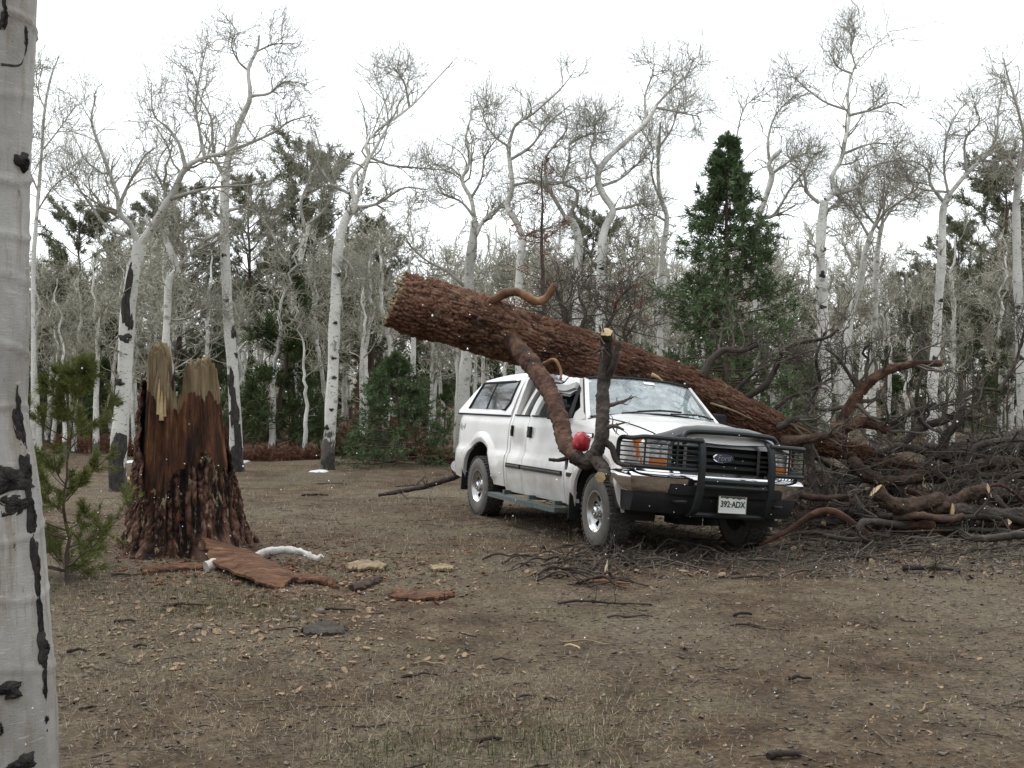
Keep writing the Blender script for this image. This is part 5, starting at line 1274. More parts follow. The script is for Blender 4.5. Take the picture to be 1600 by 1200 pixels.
TANTOP = wood('tan_sapwood', [(.3, (.060, .042, .024)), (.5, (.165, .120, .066)), (.72, (.28, .22, .135))], (2.2, 2.2, .25), 6, .85, .8, 24, .05)
DRYTW = wood('dead_twig', [(.3, (.045, .037, .031)), (.7, (.135, .115, .096))], (1, 1, 1), 4, .9, 0, 12, .2)

# --- stump
SB = G(287, 851); sX, sY, s0 = SB
n, S = 230, 340
zr = np.linspace(-.12, 2.30, n); a = np.arange(S) / S * 2 * math.pi
Rz = np.interp(zr, [-.12, 0, .12, .3, .55, .85, 1.2, 1.6, 2.0, 2.3], [.70, .585, .535, .50, .47, .44, .405, .375, .352, .345])
root = 1 + (.10 * np.sin(5 * a + .6) + .06 * np.sin(9 * a + 2) + .04 * np.sin(14 * a))[None] * np.exp(-np.clip(zr, 0, 9) / .33)[:, None]
ctr = np.stack([sX + np.interp(zr, [0, 2.3], [.02, -.02]), sY + 0 * zr, s0 + zr], -1)
V, Fq, pl_ = barked(ctr, Rz, S, 44, 3.0, .065, 3., .66)
V = ctr[:, None] + (V - ctr[:, None]) * root[..., None]
al = np.mod(np.arctan2(V[..., 1] - ctr[:, None, 1], V[..., 0] - ctr[:, None, 0]) + 2 * math.pi, 2 * math.pi)   # camera side is 1.5 pi
dg = np.degrees(al) 
# upper limit of the bark and of the wood round the stump
def bark_top(d): return np.interp(d, [0, 180, 200, 235, 262, 285, 310, 330, 360], [.80, 1.8, 1.45, .55, .62, .90, .98, .80, .80])
hb = bark_top(dg) + .10 * fbm(np.cos(al) * 6, np.sin(al) * 6, V[..., 2] * .6, 3)
def wood_top(d):
    return np.interp(d, [0, 20, 60, 130, 178, 186, 215, 250, 260, 266, 270, 276, 283, 287, 292, 318, 345, 352, 360],
                     [1.97, 1.6, 1.35, 1.6, 2.02, 2.10, 2.15, 2.15, 2.06, 1.80, 1.63, 1.60, 1.68, 1.86, 1.96, 2.01, 2.02, 2.0, 1.97])
Zl = V[..., 2] - s0
stp = thing('broken_stump', SB, 'tall broken brown pine stump with two pale jagged horns on top', 'stump')
keep = (Zl < hb)
fk = keep.reshape(-1)[Fq].all(1)
def sub(Vx, Fx, pl=None):
    used = np.unique(Fx); mp = np.zeros(len(Vx), int); mp[used] = np.arange(len(used)); return Vx[used], mp[Fx], (pl[used] if pl is not None else None)
v_, f_, p_ = sub(V.reshape(-1, 3), Fq[fk], pl_.reshape(-1))
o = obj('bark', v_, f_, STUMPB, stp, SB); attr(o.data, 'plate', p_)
# wood inside: fibres run upright
nw = 150; zw = np.linspace(.0, 1, nw); Wv = np.empty((nw, S, 3))
dga = np.degrees(a)
wt = wood_top(dga) - .10 + .03 * vnoise(a * 14, a * 0, a * 0) + .022 * vnoise(a * 34, a * 0 + 4, a * 0) + .018 * vnoise(a * 80, a * 0 + 8, a * 0)
zz_ = .3 + zw[:, None] * (wt[None] - .3)
Rw = np.interp(zz_, zr, Rz) * .985 - .012
fib = .014 * fbm(np.repeat(a[None], nw, 0) * 12, zz_ * 1.2, zz_ * 0, 3) + .008 * vnoise(np.repeat(a[None], nw, 0) * 42, zz_ * 2.2, zz_ * 0)
fib = fib - .07 * np.clip(vnoise(np.repeat(a[None], nw, 0) * 5 + 3, zz_ * .9, zz_ * 0) - .15, 0, 1) * np.clip((1.75 - zz_) / .4, 0, 1)
Rw = Rw + fib - .02 * (zw[:, None] > .97)
cxw = sX + np.interp(zz_, [0, 2.3], [.02, -.02])
Wv[..., 0] = cxw + Rw * np.cos(a)[None]; Wv[..., 1] = sY + Rw * np.sin(a)[None]; Wv[..., 2] = s0 + zz_
# inner wall of the hollow top
ni_ = 26; In = np.empty((ni_, S, 3)); q_ = np.linspace(0, 1, ni_)[:, None]
zi = wt[None] * (1 - q_) + 1.25 * q_; Ri = (np.interp(zi, zr, Rz) - .11 - .10 * q_) + .03 * vnoise(np.repeat(a[None], ni_, 0) * 9, zi * 2, zi * 0)
In[..., 0] = cxw[-1][None] + Ri * np.cos(a)[None]; In[..., 1] = sY + Ri * np.sin(a)[None]; In[..., 2] = s0 + zi + .03 * vnoise(np.repeat(a[None], ni_, 0) * 22, zi * 9, zi * 0) * (q_ < .3)
allv = np.vstack([Wv.reshape(-1, 3), In.reshape(-1, 3)]); m_ = nw + ni_
i_ = np.arange(m_ - 1)[:, None] * S; j_ = np.arange(S)[None]
Fw = np.stack([i_ + j_, i_ + (j_ + 1) % S, i_ + S + (j_ + 1) % S, i_ + S + j_], -1).reshape(-1, 4)
zrel = allv[:, 2] - s0; ang_ = np.tile(dga, m_)
tanline = np.interp(ang_, [0, 180, 200, 225, 240, 255, 262, 275, 290, 305, 330, 360], [1.5, 1.75, 1.66, 1.56, 1.52, 1.50, 1.42, 1.40, 1.52, 1.56, 1.55, 1.5]) + .06 * np.tile(vnoise(a * 8, a * 0, a * 0), m_) + .03 * np.tile(vnoise(a * 26, a * 0, a * 0), m_)
ft_ = (zrel > tanline)[Fw].sum(1) >= 2
for nm, msk, mt in (('heartwood', ~ft_, ROT), ('broken_top', ft_, TANTOP)):
    v_, f_, _ = sub(allv, Fw[msk]); obj(nm, v_, f_, mt, stp, SB)
def splinter(mb, p, d, L, w_):
    d = nrm(np.array(d, float)); s_ = nrm(np.cross(d, A(.3, 1, .2))); q = np.cross(d, s_)
    P = np.array([p, p + d * L * .5 + s_ * .1 * w_, p + d * L]); V, Fq_ = tubes(P[None], np.array([[w_, w_ * .7, .002]]), 5); mb.add(V, Fq_)
for d_, z_, L, w_, mt in ((256, 1.36, .36, .028, FRESH), (262, 1.30, .30, .034, FRESH), (268, 1.34, .22, .026, FRESH), (273, 1.50, .30, .022, OLDCUT), (250, 1.55, .25, .025, TANTOP), (278, 1.6, .22, .018, ROT)):
    mb = MB(); r_ = np.interp(z_, zr, Rz) - .04; splinter(mb, A(sX - .07 + r_ * math.cos(math.radians(d_)), sY + r_ * math.sin(math.radians(d_)), s0 + z_), (rng.normal() * .1, -.05, 1), L, w_)
    mb.build('splinter', mt, stp, SB)

# --- fallen log
ft = thing('fallen_tree', A(1.2, 13.8, float(gz(1.2, 13.8))), 'huge fallen brown pine lying across the crushed pickup roof', 'fallen tree')
fo = tuple(ft.location)
LY = lambda px: np.interp(px, [600, 960, 1130, 1240, 1500, 1600], [13.55, 13.85, 14.0, 14.1, 14.7, 15.0])
cpx = [(620, 469), (652, 479), (700, 492), (765, 512), (850, 538), (920, 556), (1000, 579), (1060, 598), (1130, 627), (1200, 661), (1260, 688), (1330, 706), (1400, 726), (1480, 752)]
rpx = [43, 45.5, 46, 44.5, 40.5, 34, 28.5, 25, 22.5, 20, 16, 12, 9, 6]
Pl = np.array([at(a_, b_, LY(a_)) for a_, b_ in cpx]); Rl = np.array([r * LY(p[0]) / F for r, p in zip(rpx, cpx)])
n = 640; P = smooth_path(Pl, n); R = np.interp(np.linspace(0, 1, n), np.linspace(0, 1, len(Rl)), Rl) * .96
S = 210; V, Fq, pl_ = barked(P, R, S, 42, 3.4, .045, 8., .35)
# ragged broken end
ax0 = nrm(P[0] - P[6]); ang = np.arange(S) / S * 2 * math.pi
rag = .0 + .05 * vnoise(ang * 1.3, ang * 0, ang * 0 + 1) + .025 * vnoise(ang * 7, ang * 0, ang * 0 + 2)
for i in range(9): V[i] += ax0[None] * (rag * (1 - i / 9))[:, None]
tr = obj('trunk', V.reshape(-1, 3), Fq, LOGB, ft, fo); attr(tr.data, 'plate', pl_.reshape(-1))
nb = 16; Vb = []
for i in range(nb):
    q = i / (nb - 1); ring = P[0] + (V[0] - P[0]) * (1 - q) * .97
    dep = (.05 * fbm(ring[:, 1] * 9, ring[:, 2] * 9, ring[:, 0] * 0, 3) + .09 * vnoise(ring[:, 1] * 4, ring[:, 2] * 4, ring[:, 0] * 0 + 5) - .03) * min(1, q * 5)
    Vb.append(ring + ax0 * dep[:, None] - ax0 * .02 * (i == 0))
i_ = np.arange(nb - 1)[:, None] * S
obj('broken_end', np.array(Vb).reshape(-1, 3), np.stack([i_ + j_[:, :S] * 0 + np.arange(S)[None], i_ + S + np.arange(S)[None], i_ + S + (np.arange(S)[None] + 1) % S, i_ + (np.arange(S)[None] + 1) % S], -1).reshape(-1, 4), wood('broken_wood', [(.3, (.035, .022, .015)), (.5, (.12, .075, .04)), (.75, (.30, .21, .11))], (1, 1, 1), 6, .9, .8, 26, .05), ft, fo)
for k in range(22):
    mb = MB(); u_ = rng.uniform(0, 6.28); i0 = int(u_ / 6.28 * S) % S; pp = P[0] + (V[0][i0] - P[0]) * rng.uniform(.55, .95) - ax0 * .05
    splinter(mb, pp, ax0 + rng.normal(size=3) * .15, rng.uniform(.06, .16), rng.uniform(.012, .035)); mb.build('splinter', FRESH if rng.uniform() < .6 else OLDCUT, ft, fo)

BLEACH_ = wood('bleached_wood', [(.25, (.25, .235, .21)), (.5, (.47, .45, .42)), (.75, (.60, .585, .56))], (1, 1, 1), 9, .8, .5, 40, .05)
def limb(pts, w0, w1, mat, parent, org, n=40, S=14, cut=False, rough=.10, name='limb', cutmat=None, knots=0):
    """a limb along (px, py, Y) points with widths in photo pixels; returns its centre line"""
    Q = np.array([at(*p) for p in pts]); P = smooth_path(Q, n); Y = np.mean([p[2] for p in pts])
    R = np.linspace(w0, w1, n) * Y / F / 2
    V, Fq = tubes(P[None], R[None], S); V = V.reshape(n, S, 3); D = nrm(V - P[:, None])
    sc_ = 1.2 / max(R.mean(), .01)
    if w0 >= 17 and mat not in (BLEACH_,):
        n2, S2 = n * 3, 40; P = smooth_path(P, n2); R = np.interp(np.linspace(0, 1, n2), np.linspace(0, 1, n), R); n, S = n2, S2
        V, Fq, _ = barked(P, R, S, 9, 2.4, R.mean() * .20, w0 + pts[0][0]); D = nrm(V - P[:, None])
    h = R.mean() * rough * 1.6 * (fbm(V[..., 0] * sc_, V[..., 1] * sc_, V[..., 2] * sc_ * .7, 3)) + R.mean() * .10 * vnoise(V[..., 0] * sc_ * 4, V[..., 1] * sc_ * 4, V[..., 2] * sc_ * 2)
    V = V + D * h[..., None]
    mb = MB(); mb.add(V.reshape(-1, 3), Fq)
    if not cut: mb.add(V[-1], np.arange(S)[None])
    mb.add(V[0], np.arange(S)[None, ::-1])
    o = mb.build(name, mat, parent, org, True, None)
    if cut:
        c = MB(); tdir = nrm(P[-1] - P[-3]); rim_ = P[-1] + (V[-1] - P[-1]) * 1.0 + tdir * .003
        cc = [rim_, P[-1] + (rim_ - P[-1]) * .5 + tdir * .004, (P[-1] + tdir * .006)[None]]
        c.add(np.vstack(cc), [np.array([(i, (i + 1) % S, S + (i + 1) % S, S + i) for i in range(S)]), np.array([(S + i, S + (i + 1) % S, 2 * S) for i in range(S)])])
        c.build('cut_face', cutmat or FRESH, o, (0, 0, 0), False, None).location = (0, 0, 0)
        ch = o.children[0]; me = ch.data; me.transform(Matrix.Translation(-Vector(org)))
    return P, R, o
def twigs_on(lines, k, L, parent, org, mat=DRYTW, name='twigs', rt=.005, ang=(.5, 1.3), wig=.3, up=.06, lev=2, t0=.25):
    mb = MB()
    P = np.array([smooth_path(p, 14) for p, r in lines]); R = np.array([np.interp(np.linspace(0, 1, 14), np.linspace(0, 1, len(r)), r) for p, r in lines])
    b, r = grow(P, R, k, t0, 1., L, 7, ang, wig, up, .5, .3, rt * 1.5, .4); mb.add(*tubes(b, r, 5))
    for q in range(lev):
        b, r = grow(b, r, 4, .25, 1., L * (.5, .28)[q], 5, ang, wig, up, .6, .4, rt, .4); mb.add(*tubes(b, r, 3))
    o = mb.build(name, mat, parent, org, True, None); o['kind'] = 'stuff'; return o
# limbs still on the fallen log
lim = []
def L_(pts, w0, w1, mat, **k):
    P, R, o = limb(pts, w0, w1, mat, ft, fo, **k); lim.append((P, R)); return P, R, o
L_([(768, 470, 13.5), (785, 460, 13.45), (805, 456, 13.45), (822, 463, 13.4), (838, 471, 13.4), (852, 467, 13.4), (862, 452, 13.4), (868, 446, 13.4)], 15, 11, TANLIMB, n=44)
# forked limb hanging down over the passenger side
f1 = L_([(795, 525, 13.52), (812, 548, 13.22), (832, 570, 12.95), (852, 600, 12.6), (868, 632, 12.3), (877, 665, 12.02), (886, 695, 11.72), (902, 716, 11.45)], 28, 21, LIMBB, n=70, S=20)
f2 = L_([(895, 712, 11.47), (915, 722, 11.4), (931, 708, 11.36), (940, 680, 11.36), (942, 645, 11.45), (943, 600, 11.55), (947, 556, 11.6), (948, 532, 11.56), (948, 519, 11.47)], 21, 16, GREYB, n=70, S=20, cut=True)
f3 = L_([(918, 715, 11.42), (935, 722, 11.30), (946, 740, 11.20), (938, 745, 11.02)], 21, 15, GREYB, n=26, S=16, cut=True)
L_([(941, 690, 11.36), (955, 698, 11.30), (965, 722, 11.22), (985, 728, 11.12)], 14, 5, GREYB, n=20)
L_([(948, 592, 11.55), (958, 572, 11.52), (963, 552, 11.5), (968, 536, 11.5)], 13, 8, GREYB, n=18)
L_([(887, 716, 11.6), (872, 719, 11.55), (858, 718, 11.5)], 7, 5, GREYB, n=12)
L_([(886, 715, 11.6), (885, 728, 11.55), (884, 733, 11.5)], 6, 3, GREYB, n=10)
L_([(850, 568, 12.85), (866, 562, 12.7), (876, 578, 12.6), (876, 592, 12.5)], 6, 4, TANLIMB, n=20)
L_([(868, 598, 12.5), (880, 598, 12.45), (888, 590, 12.4)], 3, 1.5, GREYB, n=12)
tw1 = [(f2[0], f2[1])]
twigs_on([(f2[0][30:], f2[1][30:])], 7, .38, ft, fo, rt=.004, lev=1)
# limbs along the far side and upper side of the log
UP = [([(885, 545, 13.7), (884, 505, 13.8), (878, 478, 13.9), (868, 452, 14.0)], 13, 4, GREYB), ([(1098, 588, 13.9), (1112, 562, 13.9), (1132, 547, 13.9), (1160, 548, 13.9), (1185, 538, 13.8)], 13, 7, GREYB),
      ([(1165, 622, 14.0), (1195, 602, 14.0), (1212, 575, 14.1), (1222, 550, 14.1), (1245, 537, 14.1), (1290, 528, 14.0), (1310, 515, 14.0)], 11, 4, GREYB), ([(1215, 668, 13.9), (1245, 655, 13.8), (1280, 652, 13.8)], 12, 7, GREYB),
      ([(1225, 690, 13.8), (1262, 686, 13.6), (1310, 676, 13.5)], 18, 8, BROWNB), ([(1262, 690, 13.9), (1266, 725, 13.8), (1274, 768, 13.7), (1278, 778, 13.6)], 17, 8, GREYB),
      ([(1310, 690, 14.1), (1322, 650, 14.1), (1345, 612, 14.1), (1380, 582, 14.1), (1425, 569, 14.2), (1470, 568, 14.3)], 21, 9, LIMBB), ([(1302, 672, 14.1), (1352, 660, 14.0), (1388, 672, 13.9)], 18, 15, LIMBB),
      ([(1385, 668, 14.4), (1408, 650, 14.4), (1440, 640, 14.5), (1462, 632, 14.6)], 14, 8, GREYB), ([(1412, 690, 14.6), (1440, 668, 14.6), (1478, 656, 14.7), (1500, 640, 14.7), (1506, 618, 14.8), (1530, 608, 14.9), (1556, 610, 14.9)], 15, 4, GREYB),
      ([(1478, 716, 14.4), (1475, 695, 14.4), (1482, 676, 14.4), (1498, 660, 14.4), (1507, 628, 14.5)], 17, 7, GREYB), ([(1000, 570, 13.9), (985, 545, 14.0), (975, 520, 14.1), (985, 490, 14.2)], 8, 3, GREYB),
      ([(1140, 620, 14.0), (1170, 590, 14.1), (1196, 560, 14.2), (1200, 530, 14.3)], 8, 3, GREYB), ([(1345, 612, 14.1), (1330, 590, 14.2), (1310, 560, 14.3), (1290, 545, 14.4)], 8, 3, GREYB),
      ([(930, 535, 13.9), (955, 500, 14.0), (965, 470, 14.1), (990, 445, 14.2)], 7, 2.5, GREYB), ([(905, 520, 13.9), (915, 490, 14.0), (905, 460, 14.1), (920, 430, 14.2)], 7, 2.5, GREYB),
      ([(1440, 668, 14.6), (1432, 620, 14.6), (1445, 560, 14.7), (1440, 520, 14.8)], 7, 3, GREYB), ([(1560, 612, 14.9), (1585, 570, 15.0), (1600, 520, 15.0)], 7, 3, GREYB),
      ([(1260, 640, 14.2), (1280, 600, 14.3), (1275, 560, 14.3), (1288, 520, 14.4)], 7, 3, GREYB), ([(1210, 640, 14.1), (1235, 620, 14.1), (1262, 612, 14.2), (1300, 590, 14.3)], 7, 3, GREYB)]
for a_, w0, w1, mt in UP: L_(a_, w0, w1, mt, n=36)
up_lines = lim[-len(UP):]
mb = None
twigs_on(up_lines, 6, .75, ft, fo, rt=.0045, lev=2)
twigs_on([up_lines[i] for i in (0, 11, 14, 15)], 10, .8, ft, fo, rt=.0042, lev=2)
twigs_on([up_lines[i] for i in (6, 8, 9, 10, 16, 17, 18)], 5, .9, ft, fo, rt=.0045, lev=2)
rd = up_lines[14]; C = rd[0][::3][-8:]; tv, tf = tufts(np.repeat(C, 5, 0) + rng.normal(size=(len(C) * 5, 3)) * .18, np.repeat(A(0, 0, -1.)[None], len(C) * 5, 0), 12, .08, .005, .7)
o = obj('dead_needles', tv, tf, NEED_RED, ft, fo); o['kind'] = 'stuff'
# long torn bark splinters along the log
for a_, b_, w_, mt in (((1110, 630, 13.7), (1175, 655, 13.72), 4, OLDCUT), ((1235, 662, 13.8), (1275, 682, 13.8), 4, OLDCUT), ((975, 578, 13.6), (985, 592, 13.6), 12, ROT), ((1018, 585, 13.6), (1040, 600, 13.6), 7, FRESH)):
    limb([a_, ((a_[0] + b_[0]) / 2, (a_[1] + b_[1]) / 2 - 2, a_[2]), b_], w_, 2, mt, ft, fo, n=10, S=6, name='torn_bark')
# red container in the crook
rc = at(908, 692, 11.46); rr_ = 14.5 * 11.46 / F
red = flat('red_plastic', (.36, .012, .024), .45, var=.3, scale=25, coat=.15)
mb = MB(); V, Fq = lathe([(0, -.9), (.45, -.88), (.8, -.66), (.97, -.3), (1.0, .05), (.93, .42), (.72, .74), (.42, .9), (.24, .93), (.22, 1.0), (0, 1.0)], 28)
V = V[:, [0, 2, 1]] * rr_ * A(1.02, .85, .98); V = V * (1 + .26 * fbm(V[:, 0] * 11 + 2, V[:, 1] * 11, V[:, 2] * 11, 2))[:, None]; mb.add(V, Fq[:, ::-1])
jug = mb.build('plastic_jug', red, None, (0, 0, 0), True, None); jug.location = rc + A(0, .02, 0); jug.rotation_euler = (.1, .15, 0)
tag(jug, 'rounded shiny red plastic container wedged in the crook of the forked limb', 'container')
mb = MB(); mb.tube([(0, -.078, -.012), (0, -.098, -.014)], .020, 12); mb.build('cap', flat('dark_red_plastic', (.16, .008, .012), .4), jug)
# ------------------------------------------------------------------ brush pile on the right
def stick(pts, w0, w1, mat, label, cat='branch', group=None, name='fallen_branch', n=22, S=9, cut=False, tw=0, rough=.1, start_cut=False):
    b = at(*pts[0]); base = A(b[0], b[1], b[2])
    P, R, o = limb(pts, w0, w1, mat, None, base, n, S, cut, rough, name)
    o.location = base
    if tw:
        t = twigs_on([(P, R)], tw, .35, o, base, rt=.004, lev=1)
    return tag(o, label, cat, group)
def gp(px, py, lift=0.):
    """(px, py, Y) triple for a point lying on the ground"""
    p = G(px, py); return (px, py - lift * F / p[1], p[1])
# named heavy pieces
PILE = [
 ([(1368, 766, 12.9), (1388, 785, 12.9), (1420, 792, 13.0), (1470, 780, 13.2)][::-1], 22, 21, BROWNB, True, 'thick brown cut limb with a pale sawn end turned to the truck', 'log'),
 ([(1600, 806, 13.1), (1560, 806, 13.1), (1520, 800, 13.0), (1488, 796, 13.0)], 24, 20, GREYB, True, 'dark log lying level at the right edge below the pale cut end', 'log'),
 ([(1455, 800, 13.2), (1490, 785, 13.1), (1520, 772, 13.0), (1545, 766, 12.9)], 22, 20, BROWNB, True, 'log pointing right whose round cut end shows pale wood', 'log'),
 ([(1630, 700, 15.2), (1560, 704, 15.2), (1480, 708, 15.2), (1440, 700, 15.2)], 26, 18, GREYB, False, 'long grey log along the back of the brush pile', 'log'),
 ([(1640, 735, 14.4), (1580, 742, 14.3), (1530, 744, 14.2)], 14, 9, BROWNB, False, 'brown limb slanting out of the picture above the cut logs', 'branch'),
 ([(1640, 834, 12.3), (1590, 836, 12.2), (1540, 842, 12.1), (1515, 840, 12.1)], 14, 10, GREYB, False, 'grey limb lying on the ground at the right edge in front of the logs', 'branch'),
 ([(1240, 770, 13.4), (1275, 778, 13.3), (1320, 776, 13.3), (1350, 764, 13.4)], 12, 8, BROWNB, False, 'brown limb on the ground beside the left front of the pickup', 'branch'),
 ([(1330, 720, 13.9), (1360, 745, 13.7), (1392, 752, 13.6), (1440, 746, 13.6)], 20, 12, BROWNB, False, 'crooked brown limb sagging from the end of the fallen log', 'branch'),
 ([(1510, 735, 14.0), (1525, 700, 14.0), (1560, 690, 14.0), (1600, 686, 14.1)], 15, 8, GREYB, False, 'bent grey limb rising behind the cut logs', 'branch'),
 ([(1395, 808, 13.0), (1440, 806, 12.9), (1480, 812, 12.8), (1505, 806, 12.8)], 13, 10, BROWNB, True, 'short dark limb with torn yellow end under the cut logs', 'branch'),
 ([(1300, 700, 14.3), (1350, 712, 14.3), (1420, 700, 14.4), (1490, 722, 14.5)], 15, 9, GREYB, False, 'grey limb crossing the middle of the brush pile', 'branch'),
 ([(1570, 722, 14.8), (1500, 730, 14.6), (1440, 742, 14.4), (1400, 740, 14.3)], 17, 12, LIMBB, False, 'reddish limb lying through the heart of the brush pile', 'branch'),
 ([(1640, 668, 15.8), (1580, 684, 15.6), (1530, 690, 15.4), (1490, 700, 15.2)], 18, 14, GREYB, False, 'grey log sloping down at the far right of the pile', 'log'),
 ([(1630, 770, 13.8), (1580, 776, 13.7), (1550, 768, 13.6)], 20, 16, GREYB, False, 'grey limb stub behind the round pale cut end', 'branch')]
for pts, w0, w1, mt, cut, lb, ct in PILE:
    stick(pts, w0, w1, mt, lb, ct, 'limbs of the brush pile', 'log' if ct == 'log' else 'fallen_branch', 34, 14, cut, 0 if cut else 4, .14)
# sixty lesser branches tangled in the pile
for k in range(110):
    Y = rng.uniform(12.6, 16.2); px = rng.uniform(1250, 1680); g = float(gz((px - 800) / F * Y, Y))
    top = np.interp(px, [1240, 1320, 1420, 1500, 1600, 1700], [.35, .75, .85, .95, 1.0, 1.0]) * np.interp(Y, [12.4, 13.2, 13.8, 14.5, 16.5], [.12, .28, .85, 1., .8])
    z0, z1 = g + rng.uniform(.03, top), g + rng.uniform(.03, top * 1.1)
    ln = rng.uniform(.5, 1.9); an = rng.normal() * .5 + (0 if rng.uniform() < .6 else math.pi)
    x0 = (px - 800) / F * Y; P0 = A(x0, Y, z0); P1 = A(x0 + ln * math.cos(an), Y + ln * math.sin(an) * .7, z1)
    mid = (P0 + P1) / 2 + rng.normal(size=3) * ln * .10; mid2 = P0 * .25 + P1 * .75 + rng.normal(size=3) * ln * .07
    Q = smooth_path([P0, mid, mid2, P1], 16); r0 = rng.uniform(.012, .062); R = np.linspace(r0, r0 * .4, 16) * (1 + .1 * rng.normal(size=16))
    mb = MB(); V, Fq = tubes(Q[None], R[None], 8); mb.add(V, Fq); mb.add(V[:8], np.arange(8)[None, ::-1]); mb.add(V[-8:], np.arange(8)[None])
    o = mb.build('fallen_branch', [GREYB, BROWNB, GREYB, LIMBB][k % 4], None, P0, True, None); o.location = P0
    tag(o, 'dead branch tangled among others in the brush pile', 'branch', 'tangled branches of the brush pile')
    if r0 > .022:     # pale snapped end
        dd = nrm(Q[0] - Q[1]); rim_ = V[:8] + dd * .004; c = MB(); c.add(np.vstack([rim_, Q[:1] + dd * rng.uniform(.01, .05)]) - P0, np.array([(i, (i + 1) % 8, 8) for i in range(8)])); c.build('broken_end', FRESH if k % 3 else OLDCUT, o, (0, 0, 0), False, None)
    if k % 2 == 0: twigs_on([(Q, R)], 5, .5, o, P0, rt=.004, lev=1)
# broken sticks strewn in front of the pile and round the front wheel
def litter_stick(px, py, ln, an, r0, mat, label, group, arch_=.03, twn=0):
    p = G(px, py); d = A(math.cos(an), math.sin(an), 0); Q = []
    sd_ = A(-d[1], d[0], 0)
    for t_ in np.linspace(-.5, .5, 6):
        q = p + d * ln * t_ + sd_ * rng.normal() * ln * .035; q[2] = float(gz(q[0], q[1])) + r0 * .8 + arch_ * (1 - (2 * t_) ** 2) * rng.uniform(.2, 1); Q.append(q)
    Q = smooth_path(Q, 12); R = np.linspace(r0, r0 * rng.uniform(.45, .8), 12) * (1 + .12 * rng.normal(size=12))
    mb = MB(); V, Fq = tubes(Q[None], R[None], 7); mb.add(V, Fq); mb.add(V[:7], np.arange(7)[None, ::-1]); mb.add(V[-7:], np.arange(7)[None])
    o = mb.build('broken_stick', mat, None, p, True, None); o.location = p; tag(o, label, 'stick', group)
    if twn: twigs_on([(Q, R)], twn, .25, o, p, rt=.003, lev=1, up=.02)
    return o
for k in range(90):
    px = rng.uniform(1225, 1610); py = rng.uniform(795, 880) if px > 1260 else rng.uniform(800, 860)
    litter_stick(px, py, rng.uniform(.2, .9), rng.normal() * .5, rng.uniform(.006, .018), GREYB if k % 3 else BROWNB, 'broken grey stick strewn in front of the brush pile', 'sticks strewn before the brush pile', .06, 3 if k % 3 == 0 else 0)
for k in range(60):
    px = rng.normal(935, 52); py = np.clip(rng.normal(882, 17), 862, 918)
    litter_stick(px, py, rng.uniform(.18, .65), rng.normal() * .7, rng.uniform(.005, .014), GREYB if k % 3 else BROWNB, 'broken twig heaped on the dirt before the front wheel', 'twigs heaped before the front wheel', .09, 3 if k % 2 == 0 else 0)
for k in range(26):
    litter_stick(rng.uniform(960, 1230), rng.uniform(845, 885), rng.uniform(.15, .6), rng.normal() * .4, rng.uniform(.005, .013), GREYB, 'thin stick on the dirt under the front bumper', 'sticks under the front bumper', .03, 2 if k % 2 else 0)
